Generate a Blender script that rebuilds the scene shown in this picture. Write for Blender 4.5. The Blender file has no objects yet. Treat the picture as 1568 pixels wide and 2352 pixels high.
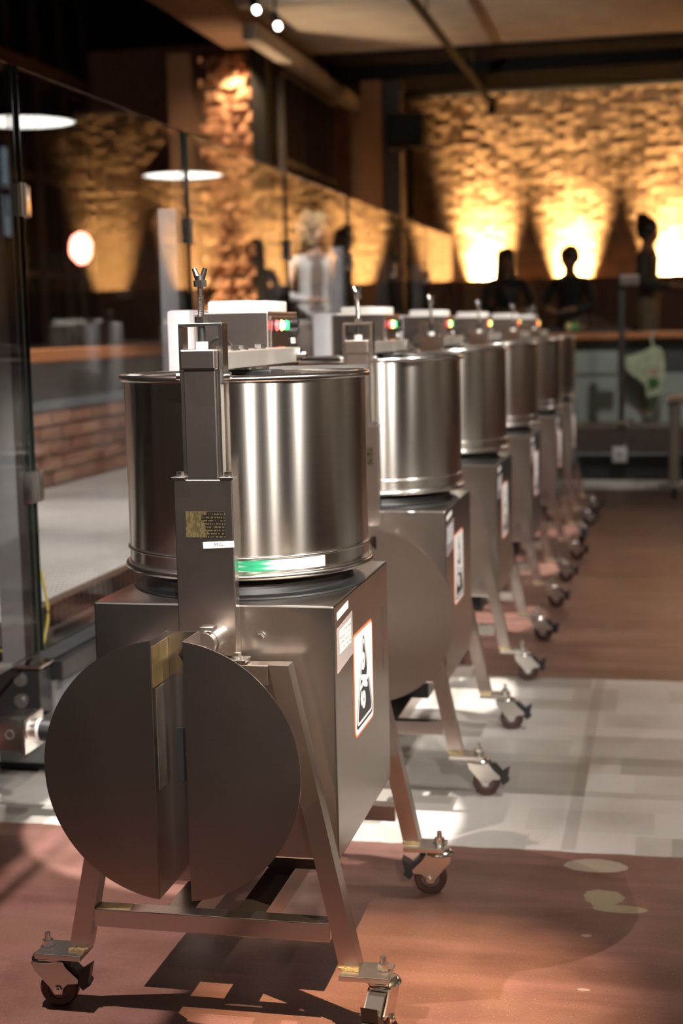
import bpy, bmesh, math, random
from mathutils import Vector, Matrix
random.seed(7)
SC = bpy.context.scene
COL = SC.collection
PI = math.pi

# ------------------------------------------------------------------ camera
F_PX, CAM_H = 3410.0, 1.30
YAW, PITCH, ROLL = math.radians(12.43), math.radians(7.034), math.radians(-1.247)
_f = Vector((-math.sin(YAW)*math.cos(PITCH), math.cos(YAW)*math.cos(PITCH), -math.sin(PITCH)))
_r = Vector((math.cos(YAW), math.sin(YAW), 0)); _u = _r.cross(_f)
_r2 = math.cos(ROLL)*_r + math.sin(ROLL)*_u
_u2 = -math.sin(ROLL)*_r + math.cos(ROLL)*_u
cd = bpy.data.cameras.new('camera'); cam = bpy.data.objects.new('camera', cd); COL.objects.link(cam)
cam.matrix_world = Matrix(((_r2.x, _u2.x, -_f.x, 0), (_r2.y, _u2.y, -_f.y, 0), (_r2.z, _u2.z, -_f.z, CAM_H), (0, 0, 0, 1)))
cd.sensor_fit = 'VERTICAL'; cd.sensor_height = 36.0; cd.sensor_width = 24.0
cd.lens = F_PX/2352*36.0
cd.clip_start = 0.05; cd.clip_end = 100
cd.dof.use_dof = True; cd.dof.focus_distance = 2.72; cd.dof.aperture_fstop = 3.2
SC.camera = cam
def ray(x, y): return _f + (x-784)/F_PX*_r2 - (y-1176)/F_PX*_u2
def onX(x, y, X): d = ray(x, y); return Vector((0, 0, CAM_H)) + d*(X/d.x)
def onY(x, y, Y): d = ray(x, y); return Vector((0, 0, CAM_H)) + d*(Y/d.y)
def onZ(x, y, Z): d = ray(x, y); return Vector((0, 0, CAM_H)) + d*((Z-CAM_H)/d.z)

# ------------------------------------------------------------------ view, world
SC.view_settings.view_transform = 'Standard'; SC.view_settings.look = 'None'
SC.view_settings.gamma = 1.0; SC.view_settings.use_curve_mapping = False
SC.view_settings.exposure = 0.22
w = bpy.data.worlds.new('world'); SC.world = w; w.use_nodes = True
w.node_tree.nodes['Background'].inputs[0].default_value = (0.30, 0.235, 0.19, 1)
w.node_tree.nodes['Background'].inputs[1].default_value = 0.07

# ------------------------------------------------------------------ lamps of the hall, and unseen spots added as fill
WHITE, WARM, GOLD = (1.0, 0.925, 0.85), (1.0, 0.70, 0.42), (1.0, 0.64, 0.29)
def spot(loc, target, energy, color, angle, blend=0.25, radius=0.04):
    l = bpy.data.lights.new('hall_or_fill_spot', 'SPOT'); l.energy = energy; l.color = color
    l.spot_size = math.radians(angle); l.spot_blend = blend; l.shadow_soft_size = radius
    o = bpy.data.objects.new('hall_or_fill_spot', l); COL.objects.link(o)
    o.location = loc; d = Vector(target)-Vector(loc); o.rotation_euler = d.to_track_quat('-Z', 'Y').to_euler()
    return o
spot((0.05, 1.75, 4.0), (-0.50, 2.68, 0.0), 2500, (1.0, 0.70, 0.42), 15, 1.0, 0.010)
spot((1.03, -2.25, 3.3), (-0.80, 3.0, 0.9), 1100, WHITE, 17, 0.5)
spot((2.10, -0.47, 3.3), (-0.80, 3.0, 0.9), 760, WHITE, 17, 0.5)
spot((2.40, 1.67, 3.3), (-0.70, 3.0, 0.9), 640, WHITE, 18, 0.4)
spot((-2.00, -1.90, 4.0), (-0.90, 3.0, 0.9), 360, WHITE, 18, 0.4)
for yy in (1.0, 3.6, 6.4): spot((3.0, yy, 3.9), (4.0, yy+0.6, 1.5), 200, WHITE, 75, 0.7)  # unseen wall-wash spots, added as fill for the right sides of the grinders
spot((-1.80, 2.25, 4.0), (-1.40, 2.70, 0.0), 900, (1.0, 0.80, 0.76), 44, 0.8, 0.006)
for yy in (3.72, 5.15, 6.55, 8.0, 9.4):
    spot((-1.55, yy, 4.0), (-1.12, yy+0.02, 0.0), 1500, WHITE, 17, 0.12, 0.012)
    spot((1.2, yy-2.9, 3.5), (-0.84, yy+0.55, 0.9), 900, WHITE, 18, 0.4)
for yy in (4.6, 7.2, 9.8):
    spot((1.3, yy-0.9, 4.0), (-0.30, yy+0.3, 0.2), 310, WHITE, 60, 0.6)
spot((-2.1, 8.3, 3.7), (-2.62, 10.8, 1.55), 520, WHITE, 22, 0.5)
for yy, en in ((5.0, 900), (7.4, 560), (10.2, 70)):
    spot((-2.3, yy, 4.0), (-2.5, yy+0.3, 0.4), en, WHITE, 58, 0.5)
spot((-3.3, 11.6, 3.3), (-3.85, 13.5, 2.2), 110, WARM, 80, 0.6)  # this and the next two: unseen spots added to light and graze the pier
spot((-3.86, 13.12, 0.75), (-3.86, 13.5, 2.3), 420, WARM, 70, 0.8)
spot((-3.80, 13.25, 3.80), (-3.86, 13.5, 2.4), 120, WARM, 80, 0.8)
spot((-3.1, 9.3, 2.3), (-1.9, 13.1, 4.0), 420, (1.0, 0.86, 0.70), 46, 1.0)  # unseen upward spot, added to brighten the ceiling slab
spot((0.3, 10.6, 4.0), (-0.4, 13.2, 0.6), 330, WHITE, 44, 0.6)  # unseen spot, added to brighten the far half wall

# ------------------------------------------------------------------ helpers
def link(o): COL.objects.link(o); return o
def obj(name, bm, mat=None, parent=None, smooth=None, label=None):
    bmesh.ops.recalc_face_normals(bm, faces=bm.faces)
    me = bpy.data.meshes.new(name); bm.to_mesh(me); bm.free()
    if mat: me.materials.append(mat)
    o = link(bpy.data.objects.new(name, me))
    if parent: o.parent = parent
    if label: o['label'] = label
    if smooth is not None:
        me.shade_smooth(); me.set_sharp_from_angle(angle=math.radians(smooth))
    return o
def tag(o, label, cat, group=None, kind=None):
    if label: o['label'] = label
    if cat: o['category'] = cat
    if group: o['group'] = group
    if kind: o['kind'] = kind
    return o
def thing(name, label, cat, loc=(0, 0, 0), rz=0, group=None):
    o = link(bpy.data.objects.new(name, None)); o.location = loc; o.rotation_euler = (0, 0, rz)
    o.empty_display_size = 0.1
    return tag(o, label, cat, group)
def struct(o): o['kind'] = 'structure'; return o
def B(x0, x1, y0, y1, z0, z1, bev=0.0, bm=None):
    bm = bm or bmesh.new()
    v = [bm.verts.new((x, y, z)) for x in (x0, x1) for y in (y0, y1) for z in (z0, z1)]
    fs = [bm.faces.new([v[i] for i in q]) for q in ((0, 1, 3, 2), (4, 6, 7, 5), (0, 4, 5, 1), (2, 3, 7, 6), (0, 2, 6, 4), (1, 5, 7, 3))]
    if bev:
        es = list({e for f in fs for e in f.edges})
        bmesh.ops.bevel(bm, geom=es, offset=bev, segments=2, affect='EDGES', profile=0.6)
    return bm
def cyl(p, q, r, r2=None, n=20, bm=None, cap=True):
    bm = bm or bmesh.new(); p, q = Vector(p), Vector(q); r2 = r if r2 is None else r2
    d = (q-p); m = d.to_track_quat('Z', 'Y').to_matrix()
    ra, rb = [], []
    for i in range(n):
        a = 2*PI*i/n; c = m @ Vector((math.cos(a), math.sin(a), 0))
        ra.append(bm.verts.new(p+c*r)); rb.append(bm.verts.new(q+c*r2))
    for i in range(n): bm.faces.new((ra[i], ra[(i+1) % n], rb[(i+1) % n], rb[i]))
    if cap: bm.faces.new(ra[::-1]); bm.faces.new(rb)
    return bm
def lathe(prof, n=64, c=(0, 0), bm=None, closed=False):
    bm = bm or bmesh.new(); rings = []
    for (r, z) in prof:
        rings.append([bm.verts.new((c[0]+r*math.cos(2*PI*i/n), c[1]+r*math.sin(2*PI*i/n), z)) for i in range(n)])
    m = len(rings)
    for k in range(m if closed else m-1):
        a, b = rings[k], rings[(k+1) % m]
        for i in range(n): bm.faces.new((a[i], a[(i+1) % n], b[(i+1) % n], b[i]))
    return bm
def torus(R, z, r, n=72, k=10, c=(0, 0), bm=None):
    return lathe([(R+r*math.cos(2*PI*i/k), z+r*math.sin(2*PI*i/k)) for i in range(k)], n, c, bm, True)
def prism(poly, axis, a, b, bm=None):
    """poly in the two other axes, extruded from a to b along axis"""
    bm = bm or bmesh.new()
    def P(u, v, t):
        return {'x': (t, u, v), 'y': (u, t, v), 'z': (u, v, t)}[axis]
    A = [bm.verts.new(P(u, v, a)) for u, v in poly]; Bv = [bm.verts.new(P(u, v, b)) for u, v in poly]
    bm.faces.new(A); bm.faces.new(Bv[::-1]); n = len(poly)
    for i in range(n): bm.faces.new((A[i], A[(i+1) % n], Bv[(i+1) % n], Bv[i]))
    return bm
def tube(pts, r, n=8, bm=None):
    bm = bm or bmesh.new(); pts = [Vector(p) for p in pts]; rings = []
    for i, p in enumerate(pts):
        d = (pts[min(i+1, len(pts)-1)]-pts[max(i-1, 0)]).normalized(); m = d.to_track_quat('Z', 'Y').to_matrix()
        rings.append([bm.verts.new(p+m @ Vector((math.cos(2*PI*k/n)*r, math.sin(2*PI*k/n)*r, 0))) for k in range(n)])
    for a, b in zip(rings, rings[1:]):
        for k in range(n): bm.faces.new((a[k], a[(k+1) % n], b[(k+1) % n], b[k]))
    bm.faces.new(rings[0][::-1]); bm.faces.new(rings[-1]); return bm
def hexnut(p, ax, r, h, bm=None):
    p = Vector(p); return cyl(p, p+Vector(ax)*h, r, n=6, bm=bm)
def spline(pts, n=8):
    out = []; P = [Vector(p) for p in pts]; P = [P[0]*2-P[1]]+P+[P[-1]*2-P[-2]]
    for i in range(1, len(P)-2):
        for k in range(n):
            t = k/n; a, b, c, d = P[i-1], P[i], P[i+1], P[i+2]
            out.append(0.5*((2*b)+(c-a)*t+(2*a-5*b+4*c-d)*t*t+(3*b-a-3*c+d)*t**3))
    out.append(P[-2]); return out

# ------------------------------------------------------------------ materials
def NT(name):
    m = bpy.data.materials.new(name); m.use_nodes = True; t = m.node_tree
    return m, t, t.nodes, t.links, t.nodes['Principled BSDF']
def noise(t, scale, vec=None, detail=4, rough=0.55):
    n = t.nodes.new('ShaderNodeTexNoise'); n.inputs['Scale'].default_value = scale
    n.inputs['Detail'].default_value = detail; n.inputs['Roughness'].default_value = rough
    if vec is not None: t.links.new(vec, n.inputs['Vector'])
    return n.outputs['Fac']
def coords(t, kind='Object', scale=(1, 1, 1)):
    c = t.nodes.new('ShaderNodeTexCoord'); mp = t.nodes.new('ShaderNodeMapping')
    mp.inputs['Scale'].default_value = scale; t.links.new(c.outputs[kind], mp.inputs[0]); return mp.outputs[0]
def ramp(t, fac, stops):
    r = t.nodes.new('ShaderNodeValToRGB'); e = r.color_ramp.elements
    while len(e) < len(stops): e.new(0.5)
    for el, (p, c) in zip(e, stops): el.position = p; el.color = (*c, 1) if len(c) == 3 else c
    t.links.new(fac, r.inputs[0]); return r.outputs[0]
def math_(t, op, a, b=None, c=None, clamp=False):
    n = t.nodes.new('ShaderNodeMath'); n.operation = op; n.use_clamp = clamp
    for i, v in enumerate((a, b, c)):
        if v is None: continue
        if isinstance(v, (int, float)): n.inputs[i].default_value = v
        else: t.links.new(v, n.inputs[i])
    return n.outputs[0]
def mix(t, fac, a, b):
    n = t.nodes.new('ShaderNodeMix'); n.data_type = 'RGBA'
    for i, v in ((0, fac), (6, a), (7, b)):
        if isinstance(v, (int, float)): n.inputs[i].default_value = v
        elif isinstance(v, tuple): n.inputs[i].default_value = (*v, 1) if len(v) == 3 else v
        else: t.links.new(v, n.inputs[i])
    return n.outputs[2]
def bump(t, h, strength, dist=0.01):
    n = t.nodes.new('ShaderNodeBump'); n.inputs['Strength'].default_value = strength
    n.inputs['Distance'].default_value = dist; t.links.new(h, n.inputs['Height']); return n.outputs[0]
def plain(name, col, rough=0.5, metal=0.0, var=0.12, scale=18.0, bmp=0.0, spec=0.5, coat=0.0):
    m, t, N, L, P = NT(name)
    f = noise(t, scale, coords(t))
    a = tuple(max(0, c*(1-var)) for c in col); b = tuple(min(1, c*(1+var)) for c in col)
    L.new(ramp(t, f, [(0.3, a), (0.7, b)]), P.inputs['Base Color'])
    P.inputs['Roughness'].default_value = rough; P.inputs['Metallic'].default_value = metal
    P.inputs['Specular IOR Level'].default_value = spec; P.inputs['Coat Weight'].default_value = coat
    if bmp: L.new(bump(t, f, bmp), P.inputs['Normal'])
    return m
def brushed(name, col, rough, stretch=(900, 900, 8), aniso=0.0, rot=0.0, var=0.04, smudge=0.05, tangent=None, flat=True):
    m, t, N, L, P = NT(name)
    g = noise(t, 4.0, coords(t), 4)
    a = tuple(c*(1-var) for c in col); b = tuple(min(1, c*(1+var)) for c in col)
    if flat:
        f = noise(t, 1.0, coords(t, 'Object', stretch), 2)
        L.new(ramp(t, f, [(0.3, a), (0.7, b)]), P.inputs['Base Color'])
    else:
        L.new(ramp(t, g, [(0.3, a), (0.7, b)]), P.inputs['Base Color'])
    L.new(math_(t, 'MULTIPLY_ADD', g, smudge, rough-smudge/2), P.inputs['Roughness'])
    P.inputs['Metallic'].default_value = 1.0
    if aniso:
        P.inputs['Anisotropic'].default_value = aniso; P.inputs['Anisotropic Rotation'].default_value = rot
        tn = N.new('ShaderNodeTangent'); tn.direction_type = 'RADIAL'; tn.axis = tangent or 'Z'
        L.new(tn.outputs[0], P.inputs['Tangent'])
    return m
def emit(name, col, s):
    m, t, N, L, P = NT(name)
    P.inputs['Base Color'].default_value = (*col, 1); P.inputs['Emission Color'].default_value = (*col, 1)
    P.inputs['Emission Strength'].default_value = s
    return m

M = {}
M['steel'] = brushed('brushed_steel', (0.66, 0.62, 0.58), 0.23)
M['steel_sat'] = brushed('satin_steel', (0.58, 0.50, 0.45), 0.26, (8, 900, 900), var=0.03, smudge=0.06)
M['drum'] = brushed('drum_steel', (0.70, 0.665, 0.61), 0.23, (6, 6, 500), 1.0, 0.25, 0.03, 0.0)
M['chrome'] = brushed('polished_steel', (0.80, 0.78, 0.75), 0.20, var=0.02, smudge=0.02, flat=False)
M['zinc'] = brushed('zinc_plate', (0.66, 0.63, 0.58), 0.28, var=0.05, flat=False)
M['black'] = plain('black_plastic', (0.018, 0.018, 0.019), 0.45)
M['blackmetal'] = plain('black_painted_steel', (0.022, 0.022, 0.024), 0.38, 0.0, 0.2, 9)
M['tyre'] = plain('brown_polyurethane', (0.055, 0.023, 0.017), 0.38, 0, 0.2, 40)
M['pipe'] = plain('matt_black_pipe', (0.012, 0.011, 0.010), 0.8, spec=0.1)
M['alu'] = plain('cast_aluminium', (0.52, 0.50, 0.46), 0.38, 0.55, 0.05)
M['white'] = plain('white_plastic', (0.80, 0.78, 0.74), 0.45, 0, 0.03)
M['paper'] = plain('white_sticker', (0.86, 0.84, 0.82), 0.5, 0, 0.02)
M['ink'] = plain('black_ink', (0.035, 0.035, 0.04), 0.5, 0, 0.05)
M['orange'] = plain('orange_border', (0.72, 0.17, 0.05), 0.5, 0, 0.05)
M['greyplate'] = plain('light_grey_enamel', (0.42, 0.42, 0.44), 0.38, 0, 0.06)
M['brassweld'] = brushed('heat_tinted_weld', (0.62, 0.50, 0.26), 0.42, (70, 70, 70), var=0.2)
M['tape'] = plain('amber_tape', (0.13, 0.088, 0.035), 0.35, 0, 0.25, 30)
M['tape2'] = plain('faded_tape', (0.07, 0.058, 0.045), 0.4, 0, 0.2, 30)
M['red_lit'] = emit('red_lamp', (1.0, 0.05, 0.05), 5)
M['amber_lit'] = emit('amber_lamp', (1.0, 0.62, 0.12), 9)
M['green_lit'] = emit('green_lamp', (0.04, 0.8, 0.18), 1.6)
M['choc'] = plain('dark_chocolate', (0.035, 0.014, 0.008), 0.25, 0, 0.2)
M['granite'] = plain('granite_stone', (0.22, 0.21, 0.20), 0.6, 0, 0.4, 120)
M['lavender'] = plain('pale_grey_paint', (0.25, 0.24, 0.26), 0.42, 0, 0.06)
M['greypaint'] = plain('grey_paint', (0.20, 0.21, 0.21), 0.5, 0, 0.12)
M['yellow'] = plain('yellow_cable', (0.62, 0.50, 0.07), 0.45, 0, 0.05)
M['wood'] = None
m, t, N, L, P = NT('oiled_wood'); M['wood'] = m
f = noise(t, 3.0, coords(t, 'Object', (14, 0.7, 14)), 6)
L.new(ramp(t, f, [(0.25, (0.30, 0.10, 0.035)), (0.75, (0.50, 0.19, 0.07))]), P.inputs['Base Color']); P.inputs['Roughness'].default_value = 0.42

# brass name plate, half of its print worn off
m, t, N, L, P = NT('worn_brass_plate'); M['brass'] = m
c = coords(t); sx = N.new('ShaderNodeSeparateXYZ'); L.new(c, sx.inputs[0])
f = math_(t, 'ADD', math_(t, 'MULTIPLY', sx.outputs[0], 22.0), noise(t, 55, c, 3))
k = ramp(t, f, [(0.52, (1, 1, 1)), (0.56, (0, 0, 0))])
wv = N.new('ShaderNodeTexWave'); wv.bands_direction = 'Z'; wv.inputs['Scale'].default_value = 52; wv.inputs['Distortion'].default_value = 0.6; L.new(c, wv.inputs[0])
txt = mix(t, math_(t, 'MULTIPLY', math_(t, 'GREATER_THAN', wv.outputs['Fac'], 0.62), math_(t, 'GREATER_THAN', noise(t, 1.0, coords(t, 'Object', (420, 420, 90)), 2), 0.5)), (0.035, 0.028, 0.02), (0.26, 0.20, 0.10))
L.new(mix(t, k, txt, ramp(t, noise(t, 1.0, coords(t, 'Object', (300, 300, 120)), 3), [(0.4, (0.13, 0.10, 0.045)), (0.6, (0.25, 0.19, 0.09))])), P.inputs['Base Color']); P.inputs['Metallic'].default_value = 0.75; P.inputs['Roughness'].default_value = 0.42
# nothing but printed text lines on a card
m, t, N, L, P = NT('printed_card'); M['card'] = m
c = coords(t); wv = N.new('ShaderNodeTexWave'); wv.bands_direction = 'Z'; wv.inputs['Scale'].default_value = 30; L.new(c, wv.inputs[0])
g = math_(t, 'MULTIPLY', math_(t, 'GREATER_THAN', wv.outputs['Fac'], 0.72), math_(t, 'GREATER_THAN', noise(t, 160, c, 2), 0.5))
L.new(mix(t, g, (0.74, 0.72, 0.74), (0.36, 0.34, 0.37)), P.inputs['Base Color']); P.inputs['Roughness'].default_value = 0.25
m, t, N, L, P = NT('clear_sleeve'); M['sleeve'] = m
P.inputs['Base Color'].default_value = (0.62, 0.58, 0.60, 1); P.inputs['Roughness'].default_value = 0.2; P.inputs['Alpha'].default_value = 0.35
# green and white band on the turning drum
m, t, N, L, P = NT('green_white_sticker'); M['sticker'] = m
c = coords(t); sx = N.new('ShaderNodeSeparateXYZ'); L.new(c, sx.inputs[0])
f = math_(t, 'ADD', math_(t, 'MULTIPLY', sx.outputs[0], 5.2), math_(t, 'MULTIPLY_ADD', noise(t, 1, coords(t, 'Object', (4, 4, 200)), 3), 0.5, -0.25))
L.new(ramp(t, f, [(0.12, (0.42, 0.55, 0.46)), (0.28, (0.015, 0.26, 0.12)), (0.50, (0.03, 0.36, 0.18)), (0.62, (0.80, 0.84, 0.80))]), P.inputs['Base Color']); P.inputs['Roughness'].default_value = 0.4

# polished concrete floor: red-brown terrazzo fields with one grey field across
m, t, N, L, P = NT('polished_concrete'); M['floor'] = m
geo = N.new('ShaderNodeNewGeometry'); pos = geo.outputs['Position']
sx = N.new('ShaderNodeSeparateXYZ'); L.new(pos, sx.inputs[0]); X, Y = sx.outputs[0], sx.outputs[1]
big = noise(t, 0.9, pos, 5); mid = noise(t, 5.0, pos, 5); fine = noise(t, 260, pos, 2); grit = noise(t, 75, pos, 3)
brown = ramp(t, math_(t, 'ADD', math_(t, 'MULTIPLY', big, 0.6), math_(t, 'MULTIPLY', mid, 0.4)),
             [(0.36, (0.080, 0.037, 0.029)), (0.5, (0.122, 0.060, 0.046)), (0.62, (0.165, 0.088, 0.064))])
smp = N.new('ShaderNodeMapping'); smp.inputs['Scale'].default_value = (0.9, 5.5, 1); L.new(pos, smp.inputs[0])
streak = noise(t, 1.6, smp.outputs[0], 5)
brown = mix(t, ramp(t, streak, [(0.46, (0, 0, 0)), (0.62, (0.75, 0.75, 0.75))]), brown, (0.185, 0.093, 0.078))
brown = mix(t, math_(t, 'GREATER_THAN', fine, 0.69), brown, (0.40, 0.27, 0.20))
brown = mix(t, math_(t, 'LESS_THAN', fine, 0.335), brown, (0.045, 0.025, 0.02))
# light patterns falling on the grey field, painted in as lighter rectangles
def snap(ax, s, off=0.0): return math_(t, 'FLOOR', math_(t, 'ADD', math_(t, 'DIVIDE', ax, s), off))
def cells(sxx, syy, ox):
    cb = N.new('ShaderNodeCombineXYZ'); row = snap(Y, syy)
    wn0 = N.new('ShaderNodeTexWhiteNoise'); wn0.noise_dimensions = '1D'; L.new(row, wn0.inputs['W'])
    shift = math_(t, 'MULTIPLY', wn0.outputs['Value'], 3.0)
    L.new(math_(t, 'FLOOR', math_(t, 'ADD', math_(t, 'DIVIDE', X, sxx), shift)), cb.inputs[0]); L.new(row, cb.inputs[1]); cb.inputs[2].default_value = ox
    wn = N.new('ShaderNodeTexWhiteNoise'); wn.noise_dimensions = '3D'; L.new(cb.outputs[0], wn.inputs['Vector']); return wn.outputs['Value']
light_pat = math_(t, 'MULTIPLY', math_(t, 'ADD', cells(0.33, 0.17, 1), cells(0.55, 0.31, 2)), 0.5)
light_pat = math_(t, 'ADD', math_(t, 'MULTIPLY', light_pat, 0.75), math_(t, 'MULTIPLY', mid, 0.25))
grey = ramp(t, light_pat, [(0.30, (0.25, 0.235, 0.21)), (0.48, (0.34, 0.32, 0.29)), (0.66, (0.54, 0.515, 0.49))])
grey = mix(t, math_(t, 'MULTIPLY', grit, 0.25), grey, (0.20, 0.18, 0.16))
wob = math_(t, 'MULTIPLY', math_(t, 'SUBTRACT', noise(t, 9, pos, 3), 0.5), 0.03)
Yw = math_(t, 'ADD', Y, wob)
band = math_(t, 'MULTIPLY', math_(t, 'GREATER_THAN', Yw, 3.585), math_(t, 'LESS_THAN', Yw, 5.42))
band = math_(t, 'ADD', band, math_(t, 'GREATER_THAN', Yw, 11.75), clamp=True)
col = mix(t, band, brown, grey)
def stain(cx, cy, rx, ry, amp):
    d = math_(t, 'ADD', math_(t, 'POWER', math_(t, 'ABSOLUTE', math_(t, 'DIVIDE', math_(t, 'SUBTRACT', X, cx), rx)), 2.0),
              math_(t, 'POWER', math_(t, 'ABSOLUTE', math_(t, 'DIVIDE', math_(t, 'SUBTRACT', Y, cy), ry)), 2.0))
    return math_(t, 'LESS_THAN', math_(t, 'ADD', d, math_(t, 'MULTIPLY', math_(t, 'SUBTRACT', noise(t, 22, pos, 3), 0.5), amp)), 1.0)
for (px, py, rx, ry, a, sc) in ((1368, 1988, 0.075, 0.045, 0.8, (0.26, 0.215, 0.17)), (1385, 2062, 0.045, 0.05, 2.2, (0.25, 0.20, 0.13)),
                                (1425, 2088, 0.06, 0.022, 1.2, (0.25, 0.20, 0.13)), (1346, 2149, 0.011, 0.008, 0.3, (0.30, 0.24, 0.18)), (1340, 2273, 0.013, 0.006, 0.3, (0.28, 0.22, 0.18))):
    p = onZ(px, py, 0); col = mix(t, stain(p.x, p.y, rx, ry, a), col, sc)
jt = math_(t, 'MULTIPLY', math_(t, 'LESS_THAN', math_(t, 'ABSOLUTE', math_(t, 'ADD', X, 0.235)), 0.018), math_(t, 'GREATER_THAN', Y, 3.6))
col = mix(t, math_(t, 'MULTIPLY', jt, 0.28), col, (0.11, 0.085, 0.07))
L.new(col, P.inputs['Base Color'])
L.new(math_(t, 'MULTIPLY_ADD', mid, 0.22, 0.27), P.inputs['Roughness'])
P.inputs['Specular IOR Level'].default_value = 0.45
L.new(bump(t, grit, 0.06, 0.004), P.inputs['Normal'])

# old brick under gold light
def brickmat(name, c0, c1, c2, bm_=0.5):
    m, t, N, L, P = NT(name)
    oi = N.new('ShaderNodeObjectInfo'); g = N.new('ShaderNodeNewGeometry')
    f = math_(t, 'ADD', math_(t, 'MULTIPLY', noise(t, 3.2, g.outputs['Position'], 5), 0.75), math_(t, 'MULTIPLY', oi.outputs['Random'], 0.25))
    L.new(ramp(t, f, [(0.35, c0), (0.55, c1), (0.75, c2)]), P.inputs['Base Color'])
    P.inputs['Roughness'].default_value = 0.85
    L.new(bump(t, noise(t, 22, g.outputs['Position'], 5), bm_, 0.012), P.inputs['Normal']); return m
M['brick'] = brickmat('limed_brick', (0.34, 0.21, 0.12), (0.45, 0.29, 0.165), (0.55, 0.38, 0.23))
M['pierbrick'] = brickmat('rough_pier_brick', (0.17, 0.075, 0.035), (0.34, 0.16, 0.08), (0.55, 0.32, 0.18))
M['redbrick'] = brickmat('red_brick', (0.20, 0.085, 0.055), (0.29, 0.135, 0.09), (0.36, 0.20, 0.14), 0.3)
M['mortar'] = plain('mortar', (0.33, 0.26, 0.20), 0.9, 0, 0.2, 8)
M['concrete'] = plain('painted_concrete', (0.36, 0.32, 0.27), 0.9, 0, 0.12, 3, spec=0.1)
M['darkbeam'] = plain('dark_beam', (0.014, 0.014, 0.014), 0.9, 0, 0.1, 3, spec=0.0)
M['brownwall'] = plain('brown_plaster', (0.14, 0.075, 0.045), 0.8, 0, 0.15, 3)
M['darkwall'] = plain('dark_wall', (0.035, 0.028, 0.026), 0.7, 0, 0.2, 3)
M['darkglass'] = plain('night_window', (0.006, 0.007, 0.010), 0.25, 0, 0.2, 2, spec=0.15)
M['mullion'] = plain('steel_mullion', (0.055, 0.045, 0.044), 0.5, 0, 0.15, 6)
M['greygreen'] = plain('grey_green_panel', (0.27, 0.30, 0.29), 0.55, 0, 0.06, 3)
M['slate'] = plain('slate_grey_panel', (0.15, 0.165, 0.185), 0.5, 0, 0.08, 3)
M['darkpanel'] = plain('charcoal_panel', (0.05, 0.052, 0.05), 0.55, 0, 0.1, 3)
M['lamp_on'] = emit('lamp_disc', (1.0, 0.95, 0.86), 9)
M['spot_on'] = emit('spot_disc', (1.0, 0.93, 0.82), 14)
M['sky_pane'] = emit('dusk_pane', (0.45, 0.62, 0.78), 0.9)

# clear glass: mirror-like at grazing angles, clear face on, both sides alike
m, t, N, L, P = NT('clear_glass'); M['glass'] = m
out = N['Material Output']; N.remove(P)
lw = N.new('ShaderNodeLayerWeight'); lw.inputs['Blend'].default_value = 0.5
p5 = math_(t, 'POWER', lw.outputs['Facing'], 5.0)
fr = math_(t, 'MULTIPLY_ADD', p5, 0.68, 0.032, clamp=True)
tr = N.new('ShaderNodeBsdfTransparent'); tr.inputs[0].default_value = (0.965, 0.98, 0.97, 1)
gl = N.new('ShaderNodeBsdfGlossy'); gl.inputs['Roughness'].default_value = 0.0; gl.inputs[0].default_value = (1, 1, 1, 1)
ms = N.new('ShaderNodeMixShader'); L.new(fr, ms.inputs[0]); L.new(tr.outputs[0], ms.inputs[1]); L.new(gl.outputs[0], ms.inputs[2])
L.new(ms.outputs[0], out.inputs[0])
M['glassedge'] = plain('green_glass_edge', (0.012, 0.020, 0.017), 0.15, 0, 0.1)
# perforated deck sheet
m, t, N, L, P = NT('perforated_sheet'); M['deck'] = m
c = N.new('ShaderNodeNewGeometry').outputs['Position']
mp = N.new('ShaderNodeMapping'); mp.inputs['Scale'].default_value = (58, 21, 1); L.new(c, mp.inputs[0])
vo = N.new('ShaderNodeTexVoronoi'); vo.voronoi_dimensions = '2D'; vo.inputs['Scale'].default_value = 1.0; vo.inputs['Randomness'].default_value = 0.0; L.new(mp.outputs[0], vo.inputs[0])
hole = math_(t, 'LESS_THAN', vo.outputs['Distance'], 0.36)
dirt = noise(t, 2.2, c, 4)
L.new(mix(t, hole, ramp(t, dirt, [(0.3, (0.42, 0.39, 0.38)), (0.7, (0.60, 0.57, 0.56))]), (0.07, 0.06, 0.058)), P.inputs['Base Color'])
P.inputs['Metallic'].default_value = 0.35; P.inputs['Roughness'].default_value = 0.42

# ------------------------------------------------------------------ the setting
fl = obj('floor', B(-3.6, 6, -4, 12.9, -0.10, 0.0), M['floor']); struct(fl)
# raised decks
dk = obj('floor_deck', B(-3.32, -1.86, 3.95, 17, 0.40, 0.47), M['deck']); struct(dk)
obj('nosing', B(-1.895, -1.86, 3.95, 12.4, 0.385, 0.478, 0.003), M['steel_sat'], dk)
dk2 = obj('floor_platform', B(-1.86, 6.0, 12.55, 17, 0.36, 0.44), plain('platform_brown', (0.10, 0.07, 0.055), 0.5)); struct(dk2)

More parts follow.
